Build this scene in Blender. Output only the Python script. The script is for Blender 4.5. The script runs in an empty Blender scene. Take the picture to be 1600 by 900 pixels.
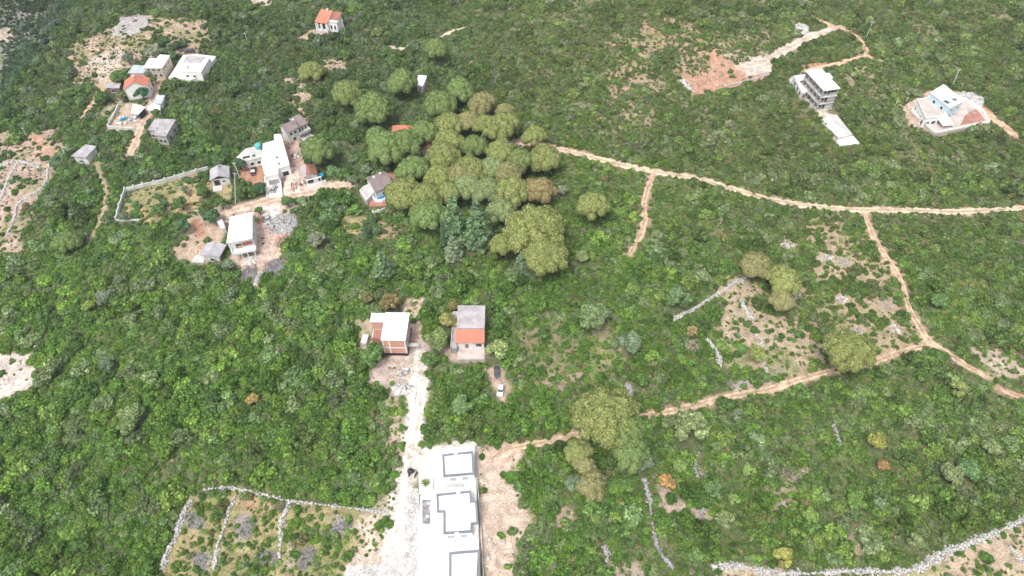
import bpy, math, random
import numpy as np
from mathutils import Vector, Matrix
random.seed(7); RNG = np.random.default_rng(7)
S = bpy.context.scene
COL = S.collection
# ------------------------------------------------------------------ camera
HC = 170.0; TH = math.radians(49.4); FPX = 1090.0      # drone height, pitch below horizon, focal length in px of 1600
cam = bpy.data.cameras.new('camera'); camo = bpy.data.objects.new('camera', cam); COL.objects.link(camo)
camo.location = (0, 0, HC); camo.rotation_euler = (math.pi/2 - TH, 0, 0)
cam.sensor_width = 36; cam.lens = 36*FPX/1600; cam.clip_end = 9000; cam.clip_start = 1
S.camera = camo
# ------------------------------------------------------------------ light
SUN_EL, SUN_AZ = 62, -148        # degrees; azimuth measured from +Y (away from camera) towards +X
world = bpy.data.worlds.new('World'); S.world = world; world.use_nodes = True
wn = world.node_tree; bg = wn.nodes['Background']
sky = wn.nodes.new('ShaderNodeTexSky'); sky.sky_type = 'NISHITA'; sky.sun_disc = False
sky.sun_elevation = math.radians(SUN_EL); sky.sun_rotation = math.radians(SUN_AZ)
sky.air_density = 1.0; sky.dust_density = 4.0; sky.ozone_density = 1.0
hs = wn.nodes.new('ShaderNodeHueSaturation'); hs.inputs['Saturation'].default_value = 0.35
wn.links.new(sky.outputs[0], hs.inputs['Color']); wn.links.new(hs.outputs[0], bg.inputs[0]); bg.inputs[1].default_value = 0.15
sl = bpy.data.lights.new('sun', 'SUN'); sl.energy = 1.6; sl.angle = math.radians(20); sl.color = (1.0, 0.965, 0.91)
so = bpy.data.objects.new('sun', sl); COL.objects.link(so)
e, a = math.radians(SUN_EL), math.radians(SUN_AZ)
so.rotation_euler = Vector((math.sin(a)*math.cos(e), math.cos(a)*math.cos(e), math.sin(e))).to_track_quat('Z', 'Y').to_euler()
so.location = (0, 0, 300)
S.view_settings.view_transform = 'Standard'; S.view_settings.look = 'None'; S.view_settings.exposure = 0.78; S.view_settings.gamma = 1; S.cycles.filter_width = 1.6
# ------------------------------------------------------------------ noise and terrain
def _h(ix, iy, s):
    n = (ix.astype(np.int64)*374761393 + iy.astype(np.int64)*668265263 + s*1274126177) & 0x7fffffff
    n = ((n ^ (n >> 13)) * 1274126177) & 0x7fffffff
    return ((n ^ (n >> 16)) & 0xffff)/65535.0
def noise(x, y, sc, s=0):
    x = np.asarray(x, float)/sc + 1000; y = np.asarray(y, float)/sc + 1000
    ix = np.floor(x); iy = np.floor(y); fx = x-ix; fy = y-iy
    fx = fx*fx*(3-2*fx); fy = fy*fy*(3-2*fy)
    a = _h(ix, iy, s); b = _h(ix+1, iy, s); c = _h(ix, iy+1, s); d = _h(ix+1, iy+1, s)
    return (a*(1-fx)+b*fx)*(1-fy)+(c*(1-fx)+d*fx)*fy
def fbm(x, y, sc, s=0, o=3):
    r = 0; w = 0
    for k in range(o):
        r = r + noise(x, y, sc/2**k, s+k)*0.5**k; w += 0.5**k
    return r/w
def sstep(a, b, x):
    t = np.clip((x-a)/(b-a), 0, 1); return t*t*(3-2*t)
def rayd(px, py):
    cx = (px-800)/FPX; cy = (450-py)/FPX
    return np.array([cx, math.cos(TH)+cy*math.sin(TH), -math.sin(TH)+cy*math.cos(TH)])
def atz(px, py, z):
    d = rayd(px, py); t = (z-HC)/d[2]; return np.array([d[0]*t, d[1]*t, z])
RIDGE_A = atz(-5, 165, 0)[:2]; RIDGE_B = atz(98, 0, 0)[:2]
def terr(x, y):
    x = np.asarray(x, float); y = np.asarray(y, float)
    vd = np.hypot(x+25, y-80); z = (2.5+8*sstep(60, 190, vd))*(fbm(x, y, 85, 11, 2)-.5) + 0.8*(fbm(x, y, 19, 21, 2)-.5)
    ax, ay = RIDGE_A; bx, by = RIDGE_B; L = math.hypot(bx-ax, by-ay)
    d = -((x-ax)*(by-ay) - (y-ay)*(bx-ax))/L + 8*(fbm(x, y, 40, 31, 2)-.5)
    z = z - 6*sstep(-70, 0, d) - 36*sstep(-5, 50, d) + 80*sstep(50, 200, d)
    r = np.hypot(x, y-200)
    return z + 60*sstep(500, 2500, r)*(fbm(x, y, 700, 5, 3))
def gp(px, py):
    z = 0.0
    for k in range(25):
        p = atz(px, py, z); z = 0.5*z + 0.5*float(terr(p[0], p[1]))
    return p
def above(px, py, h):            # the point h metres over the ground seen at this place of the photo
    z = 0.0
    for k in range(25):
        p = atz(px, py, z+h); z = 0.5*z + 0.5*float(terr(p[0], p[1]))
    return np.array([p[0], p[1], z])
def hgt(base, top):
    g = gp(*base); d = rayd(*top); t = g[1]/d[1]; return HC + d[2]*t - g[2]
# ------------------------------------------------------------------ materials
MATS = {}
def nodes_of(m): return m.node_tree.nodes, m.node_tree.links
def mat(name, col, rough=0.85, var=0.12, scale=1.2, fine=0.08, col2=None, bump=0.15, metal=0.0, stripes=None):
    """plaster, concrete, metal...: colour broken up by two octaves of noise, optional second colour and ribs"""
    if name in MATS: return MATS[name]
    m = bpy.data.materials.new(name); m.use_nodes = True; N, L = nodes_of(m); b = N['Principled BSDF']
    b.inputs['Roughness'].default_value = rough; b.inputs['Metallic'].default_value = metal
    tc = N.new('ShaderNodeTexCoord')
    n1 = N.new('ShaderNodeTexNoise'); n1.inputs['Scale'].default_value = scale*0.35; n1.inputs['Detail'].default_value = 5
    n2 = N.new('ShaderNodeTexNoise'); n2.inputs['Scale'].default_value = scale*6; n2.inputs['Detail'].default_value = 3
    L.new(tc.outputs['Object'], n1.inputs['Vector']); L.new(tc.outputs['Object'], n2.inputs['Vector'])
    c2 = col2 if col2 else tuple(c*(1-2.2*var) for c in col)
    r = N.new('ShaderNodeValToRGB'); r.color_ramp.elements[0].position = .35; r.color_ramp.elements[1].position = .62
    r.color_ramp.elements[0].color = (*c2, 1); r.color_ramp.elements[1].color = (*col, 1)
    L.new(n1.outputs[0], r.inputs[0])
    mx = N.new('ShaderNodeMixRGB'); mx.blend_type = 'MULTIPLY'; mx.inputs[0].default_value = 1
    r2 = N.new('ShaderNodeValToRGB'); r2.color_ramp.elements[0].position = .3; r2.color_ramp.elements[1].position = .7
    r2.color_ramp.elements[0].color = (1-fine*3,)*3+(1,); r2.color_ramp.elements[1].color = (1, 1, 1, 1)
    L.new(n2.outputs[0], r2.inputs[0]); L.new(r.outputs[0], mx.inputs[1]); L.new(r2.outputs[0], mx.inputs[2])
    outc = mx.outputs[0]; hsrc = n2.outputs[0]
    if stripes:
        w = N.new('ShaderNodeTexWave'); w.bands_direction = stripes[0]; w.inputs['Scale'].default_value = stripes[1]; w.inputs['Distortion'].default_value = 0.4
        L.new(tc.outputs['Object'], w.inputs['Vector']); m2 = N.new('ShaderNodeMixRGB'); m2.blend_type = 'MULTIPLY'; m2.inputs[0].default_value = stripes[2]
        L.new(outc, m2.inputs[1]); L.new(w.outputs[0], m2.inputs[2]); outc = m2.outputs[0]; hsrc = w.outputs[0]
    L.new(outc, b.inputs['Base Color'])
    bp = N.new('ShaderNodeBump'); bp.inputs['Strength'].default_value = bump; bp.inputs['Distance'].default_value = 0.05
    L.new(hsrc, bp.inputs['Height']); L.new(bp.outputs[0], b.inputs['Normal'])
    MATS[name] = m; return m
WHITE = mat('white_plaster', (.8, .79, .77), var=.03, fine=.03)
WROOF = mat('white_roof_membrane', (.82, .81, .8), var=.05, fine=.03)
OFFW = mat('weathered_white_plaster', (.72, .71, .69), var=.14, fine=.08)
BEIGE = mat('beige_plaster', (.55, .47, .38), var=.1)
CONC = mat('concrete', (.55, .53, .51), var=.16, fine=.12)
CONCL = mat('pale_concrete', (.6, .58, .56), var=.12, fine=.1)
GREY = mat('grey_concrete_roof', (.47, .44, .45), var=.14, fine=.1)
DKGREY = mat('dark_grey_coping', (.2, .22, .25), var=.08)
BLACK = mat('black_membrane', (.02, .021, .026), var=.05)
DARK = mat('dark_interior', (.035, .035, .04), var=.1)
GLASS = mat('window_glass', (.035, .045, .055), rough=.12, var=.05, bump=0)
BLUEW = mat('pale_blue_plaster', (.55, .70, .78), var=.06)
TILE = mat('orange_roof_tiles', (.66, .24, .15), var=.1, fine=.1, col2=(.56, .2, .13), stripes=('X', 1.7, .25))
TILE2 = mat('faded_mauve_roof_tiles', (.36, .29, .28), var=.15, fine=.18, col2=(.28, .22, .22), stripes=('X', 1.7, .3))
TILE3 = mat('weathered_red_roof_tiles', (.46, .19, .14), var=.15, fine=.18, stripes=('X', 1.7, .3))
PAVET = mat('terracotta_paving', (.46, .22, .16), var=.14, fine=.12)
PAVEP = mat('pinkish_paving', (.58, .5, .46), var=.1, fine=.1)
SHEET = mat('grey_roof_sheet', (.50, .48, .50), var=.12, stripes=('X', 2.2, .2))
SHEETB = mat('blue_grey_roof_sheet', (.52, .58, .64), var=.1, stripes=('X', 2.2, .15))
PBLUE = mat('blue_plastic', (.03, .32, .52), rough=.4, var=.1)
TEAL = mat('teal_tank_plastic', (.1, .5, .5), rough=.45, var=.1)
POOLW = mat('pool_water', (.03, .25, .5), rough=.06, var=.15, scale=3)
WOOD = mat('weathered_wood', (.33, .22, .15), var=.2, fine=.2)
WOODR = mat('red_stained_wood', (.38, .15, .1), var=.2, fine=.2)
POLEM = mat('pole_concrete', (.62, .6, .56), var=.06)
BARK = mat('bark', (.13, .09, .07), var=.2, fine=.25, scale=3)
RUB = mat('tyre_rubber', (.02, .02, .02), var=.05)
CHROME = mat('wheel_rim', (.45, .45, .46), rough=.35, metal=.8, var=.03)
LAMPW = mat('headlight_glass', (.75, .75, .72), rough=.15, var=.02); LAMPR = mat('taillight_red', (.35, .02, .02), rough=.3, var=.02)
CARB = mat('black_car_paint', (.02, .021, .025), rough=.42, var=.02, bump=0)
CARD = mat('dark_blue_grey_car_paint', (.05, .065, .085), rough=.42, var=.02, bump=0)
CARW = mat('white_car_paint', (.8, .8, .8), rough=.3, var=.02, bump=0)
CARS = mat('silver_car_paint', (.5, .51, .53), rough=.28, metal=.4, var=.02, bump=0)
# brickwork
def brick_mat():
    m = bpy.data.materials.new('hollow_brick'); m.use_nodes = True; N, L = nodes_of(m); b = N['Principled BSDF']
    b.inputs['Roughness'].default_value = .9
    tc = N.new('ShaderNodeTexCoord'); sp = N.new('ShaderNodeSeparateXYZ'); L.new(tc.outputs['Object'], sp.inputs[0])
    ad = N.new('ShaderNodeMath'); L.new(sp.outputs[0], ad.inputs[0]); L.new(sp.outputs[1], ad.inputs[1])
    cb = N.new('ShaderNodeCombineXYZ'); L.new(ad.outputs[0], cb.inputs[0]); L.new(sp.outputs[2], cb.inputs[1])
    bt = N.new('ShaderNodeTexBrick'); bt.inputs['Scale'].default_value = 2.2
    bt.inputs['Color1'].default_value = (.58, .25, .16, 1); bt.inputs['Color2'].default_value = (.48, .19, .12, 1); bt.inputs['Mortar'].default_value = (.5, .42, .38, 1)
    bt.inputs['Mortar Size'].default_value = .03
    L.new(cb.outputs[0], bt.inputs[0]); L.new(bt.outputs[0], b.inputs['Base Color']); return m
BRICK = brick_mat()
def foliage(name, instancer):
    m = bpy.data.materials.new(name); m.use_nodes = True; N, L = nodes_of(m); b = N['Principled BSDF']
    b.inputs['Roughness'].default_value = .7; b.inputs['Specular IOR Level'].default_value = .25
    if instancer:
        at = N.new('ShaderNodeAttribute'); at.attribute_type = 'INSTANCER'; at.attribute_name = 'tint'; base = at.outputs['Color']
    else:
        oi = N.new('ShaderNodeObjectInfo'); base = oi.outputs['Color']
    lf = N.new('ShaderNodeAttribute'); lf.attribute_type = 'GEOMETRY'; lf.attribute_name = 'leafvar'
    mu = N.new('ShaderNodeMixRGB'); mu.blend_type = 'MULTIPLY'; mu.inputs[0].default_value = 1
    L.new(base, mu.inputs[1]); L.new(lf.outputs['Color'], mu.inputs[2])
    L.new(mu.outputs[0], b.inputs['Base Color'])
    tr = N.new('ShaderNodeBsdfTranslucent'); L.new(mu.outputs[0], tr.inputs[0])
    mx = N.new('ShaderNodeMixShader'); mx.inputs[0].default_value = .3
    out = N['Material Output']; L.new(b.outputs[0], mx.inputs[1]); L.new(tr.outputs[0], mx.inputs[2]); L.new(mx.outputs[0], out.inputs[0])
    return m
LEAFI = foliage('shrub_leaves', True); LEAF = foliage('tree_leaves', False)
# ------------------------------------------------------------------ mesh and object helpers
def mesh_np(name, V, F, m, smooth=False):
    V = np.asarray(V, np.float32); F = np.asarray(F, np.int32); k = F.shape[1]
    me = bpy.data.meshes.new(name); me.vertices.add(len(V)); me.vertices.foreach_set('co', V.ravel())
    me.loops.add(F.size); me.loops.foreach_set('vertex_index', F.ravel())
    me.polygons.add(len(F)); me.polygons.foreach_set('loop_start', np.arange(0, F.size, k, dtype=np.int32))
    if smooth: me.polygons.foreach_set('use_smooth', np.ones(len(F), bool))
    me.update(calc_edges=True); 
    if m: me.materials.append(m)
    return me
def mesh_py(name, V, F, m):
    me = bpy.data.meshes.new(name); me.from_pydata([tuple(map(float, v)) for v in V], [], [tuple(f) for f in F]); me.update(); me.materials.append(m); return me
def obj(name, me, parent=None, loc=(0, 0, 0), rot=None):
    o = bpy.data.objects.new(name, me); COL.objects.link(o); o.location = tuple(map(float, loc))
    if rot is not None: o.rotation_euler = rot
    if parent is not None: o.parent = parent
    return o
def tag(o, label=None, cat=None, group=None, kind=None):
    if label: o['label'] = label
    if cat: o['category'] = cat
    if group: o['group'] = group
    if kind: o['kind'] = kind
    return o
def thing(name, label, cat, loc, rz=0.0, group=None):
    return tag(obj(name, None, None, loc, (0, 0, rz)), label, cat, group)
def boxvf(x0, x1, y0, y1, z0, z1):
    V = [(x0,y0,z0),(x1,y0,z0),(x1,y1,z0),(x0,y1,z0),(x0,y0,z1),(x1,y0,z1),(x1,y1,z1),(x0,y1,z1)]
    F = [(0,3,2,1),(4,5,6,7),(0,1,5,4),(1,2,6,5),(2,3,7,6),(3,0,4,7)]
    return V, F
def box(name, m, parent, *b, **k):
    V, F = boxvf(*b); return obj(name, mesh_py(name, V, F, m), parent, **k)
def boxes(name, m, parent, bl, **k):
    V = []; F = []
    for b in bl:
        v, f = boxvf(*b); n = len(V); V += v; F += [tuple(i+n for i in q) for q in f]
    return obj(name, mesh_py(name, V, F, m), parent, **k)
def prism(name, m, parent, poly, z0, z1, **k):
    n = len(poly); V = [(p[0], p[1], z0) for p in poly]+[(p[0], p[1], z1) for p in poly]
    F = [tuple(range(n))[::-1], tuple(range(n, 2*n))]+[(i, (i+1) % n, (i+1) % n+n, i+n) for i in range(n)]
    return obj(name, mesh_py(name, V, F, m), parent, **k)
def area2(P): return sum(P[i][0]*P[(i+1) % len(P)][1]-P[(i+1) % len(P)][0]*P[i][1] for i in range(len(P)))
def offset(P, w):                 # move a CCW polygon inward by w
    n = len(P); out = []
    for i in range(n):
        p0, p1, p2 = np.array(P[i-1][:2]), np.array(P[i][:2]), np.array(P[(i+1) % n][:2])
        a = (p1-p0)/np.linalg.norm(p1-p0); b = (p2-p1)/np.linalg.norm(p2-p1)
        na = np.array([-a[1], a[0]]); nb = np.array([-b[1], b[0]]); q = na+nb; q = q/max(1e-6, np.linalg.norm(q))
        out.append(p1 + q*w/max(.3, q@na))
    return out
def ring(name, m, parent, P, w, z0, z1, out=0.0):
    A = offset(P, -out) if out else [np.array(p[:2]) for p in P]; B = offset(P, w); n = len(P)
    V = [(p[0], p[1], z0) for p in A]+[(p[0], p[1], z0) for p in B]+[(p[0], p[1], z1) for p in A]+[(p[0], p[1], z1) for p in B]
    F = []
    for i in range(n):
        j = (i+1) % n
        F += [(i, j, 2*n+j, 2*n+i), (n+j, n+i, 3*n+i, 3*n+j), (2*n+i, 2*n+j, 3*n+j, 3*n+i), (j, i, n+i, n+j)]
    return obj(name, mesh_py(name, V, F, m), parent)
EXCL = []                         # footprints kept free of vegetation: (world polygon, margin)
class House:
    """footprint from the roof corners seen in the photo, H metres over the ground; local x along the first edge (front, left to right)"""
    def __init__(s, name, label, cat, px, H, rect=False, group=None, margin=.8, z0=None):
        P = [above(p[0], p[1], H) for p in px]; s.z0 = float(np.mean([p[2] for p in P])) if z0 is None else z0
        P = [atz(p[0], p[1], s.z0+H)[:2] for p in px]
        if rect:
            ex = P[1]-P[0]; ex /= np.linalg.norm(ex); ey = np.array([-ex[1], ex[0]]); D = ((P[2]-P[1])@ey+(P[3]-P[0])@ey)/2
            P = [P[0], P[1], P[1]+ey*D, P[0]+ey*D]
        o = P[0]; ex = P[1]-P[0]; s.W = float(np.linalg.norm(ex)); ex = ex/s.W; ey = np.array([-ex[1], ex[0]])
        s.rz = math.atan2(ex[1], ex[0]); s.H = H; s.wp = P
        s.P = [np.array([(p-o)@ex, (p-o)@ey]) for p in P]; s.D = float(s.P[2][1])
        s.e = thing(name, label, cat, (o[0], o[1], s.z0), s.rz, group)
        EXCL.append((P, margin))
    def loc(s, px, py, h):       # local xy of a photo point h above the base
        w = atz(px, py, s.z0+h)[:2]-s.wp[0]; c, n = math.cos(s.rz), math.sin(s.rz); return np.array([w[0]*c+w[1]*n, -w[0]*n+w[1]*c])
    def walls(s, m, z0=-2.5, z1=None, inset=0.0, P=None):
        P = P or s.P; P = offset(P, inset) if inset else P
        return prism('wall', m, s.e, P, z0, s.H if z1 is None else z1)
    def flat(s, m, over=.15, t=.25, parapet=None, P=None, H=None):
        P = P or s.P; H = H or s.H
        r = prism('roof', m, s.e, offset(P, -over), H+.002, H+t)
        if parapet: ring('parapet', parapet[2], r, offset(P, -over), parapet[0], H+t+.002, H+t+parapet[1], out=.03)
        return r
    def gable(s, m, axis='y', rise=1.6, over=.4, t=.18, wallm=None, x=None, y=None, H=None, off=.5):
        """ridge along the local axis; walls close the gables"""
        x0, x1 = x or (0, s.W); y0, y1 = y or (0, s.D); H = H or s.H
        if axis == 'y': xr = x0+(x1-x0)*off; tri = [(x0, y0), (x1, y0), (xr, y0), (x0, y1), (x1, y1), (xr, y1)]
        else: yr = y0+(y1-y0)*off; tri = [(x0, y0), (x0, y1), (x0, yr), (x1, y0), (x1, y1), (x1, yr)]
        V = [(q[0], q[1], H+(rise if k % 3 == 2 else 0)) for k, q in enumerate(tri)]
        F = [(0, 1, 2), (3, 5, 4), (0, 2, 5, 3), (1, 4, 5, 2), (0, 3, 4, 1)]
        if axis != 'y': F = [f[::-1] for f in F]
        g = obj('gable', mesh_py('gable', V, F, wallm or WHITE), s.e)
        for sg in (0, 1):
            if axis == 'y':
                hw = (xr-x0) if sg == 0 else (x1-xr); ext = over*rise/hw
                a = (x0-over, H-ext) if sg == 0 else (x1+over, H-ext); b = (xr, H+rise)
                pts = [(a[0], y0-over, a[1]), (b[0], y0-over, b[1]), (b[0], y1+over, b[1]), (a[0], y1+over, a[1])]
            else:
                hw = (yr-y0) if sg == 0 else (y1-yr); ext = over*rise/hw
                a = (y0-over, H-ext) if sg == 0 else (y1+over, H-ext); b = (yr, H+rise)
                pts = [(x0-over, a[0], a[1]), (x0-over, b[0], b[1]), (x1+over, b[0], b[1]), (x1+over, a[0], a[1])]
            V = [(p[0], p[1], p[2]+.02) for p in pts]+[(p[0], p[1], p[2]+.02+t) for p in pts]
            F = [(3, 2, 1, 0), (4, 5, 6, 7), (0, 1, 5, 4), (1, 2, 6, 5), (2, 3, 7, 6), (3, 0, 4, 7)]
            r = obj('roof', mesh_py('roof', V, F, m), s.e)
        return r
    def lean(s, m, x, y, zlo, zhi, t=.15):      # mono-pitch roof dropping towards the front
        V = [(x[0], y[0], zlo), (x[1], y[0], zlo), (x[1], y[1], zhi), (x[0], y[1], zhi)]; V += [(a, b, c+t) for a, b, c in V]
        return obj('roof', mesh_py('roof', V, [(3, 2, 1, 0), (4, 5, 6, 7), (0, 1, 5, 4), (1, 2, 6, 5), (2, 3, 7, 6), (3, 0, 4, 7)], m), s.e)
    def win(s, k, f, z, w, h, fm=None, gm=None, name='window', P=None):
        """window (or door) on edge k of the footprint, at fraction f along it, sill height z"""
        P = P or s.P; a = P[k]; b = P[(k+1) % len(P)]; t = (b-a)/np.linalg.norm(b-a); n = np.array([t[1], -t[0]])
        c = a+(b-a)*f; rz = math.atan2(t[1], t[0]); fw = .09
        fr = boxes(name, fm or WHITE, s.e, [(-w/2-fw, -w/2, -.1, .0, -fw, h+fw), (w/2, w/2+fw, -.1, .0, -fw, h+fw), (-w/2, w/2, -.1, 0, h, h+fw), (-w/2, w/2, -.13, 0, -fw, 0)],
                   loc=(c[0]+n[0]*.004, c[1]+n[1]*.004, z), rot=(0, 0, rz))
        box('pane' if name == 'window' else 'door_leaf', gm or GLASS, fr, -w/2, w/2, -.04, -.004, 0.002, h-.002)
        return fr
    def chimney(s, x, y, z, h=1.0, m=None, parent=None):
        r = boxes('chimney', m or OFFW, parent or s.e, [(x-.3, x+.3, y-.3, y+.3, z, z+h), (x-.4, x+.4, y-.4, y+.4, z+h+.002, z+h+.12)]); return r
    def box(s, name, m, *b): return box(name, m, s.e, *b)
    def clear(s, x0, x1, y0, y1):
        c, n = math.cos(s.rz), math.sin(s.rz); EXCL.append(([s.wp[0]+np.array([x*c-y*n, x*n+y*c]) for x, y in ((x0, y0), (x1, y0), (x1, y1), (x0, y1))], .6))
def G(*pts): return [gp(*p)[:2] for p in pts]
# ------------------------------------------------------------------ ground cover map (all in world metres, traced on the ground)
RED = (.38, .21, .145); TAN = (.44, .34, .262); PALE = (.56, .48, .42); GRAV = (.72, .68, .65); ROCK = (.40, .38, .38); DRY = (.34, .29, .15)
GREYG = (.30, .27, .26); MULCH = (.14, .11, .11); UNDER = (.085, .105, .042)
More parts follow.
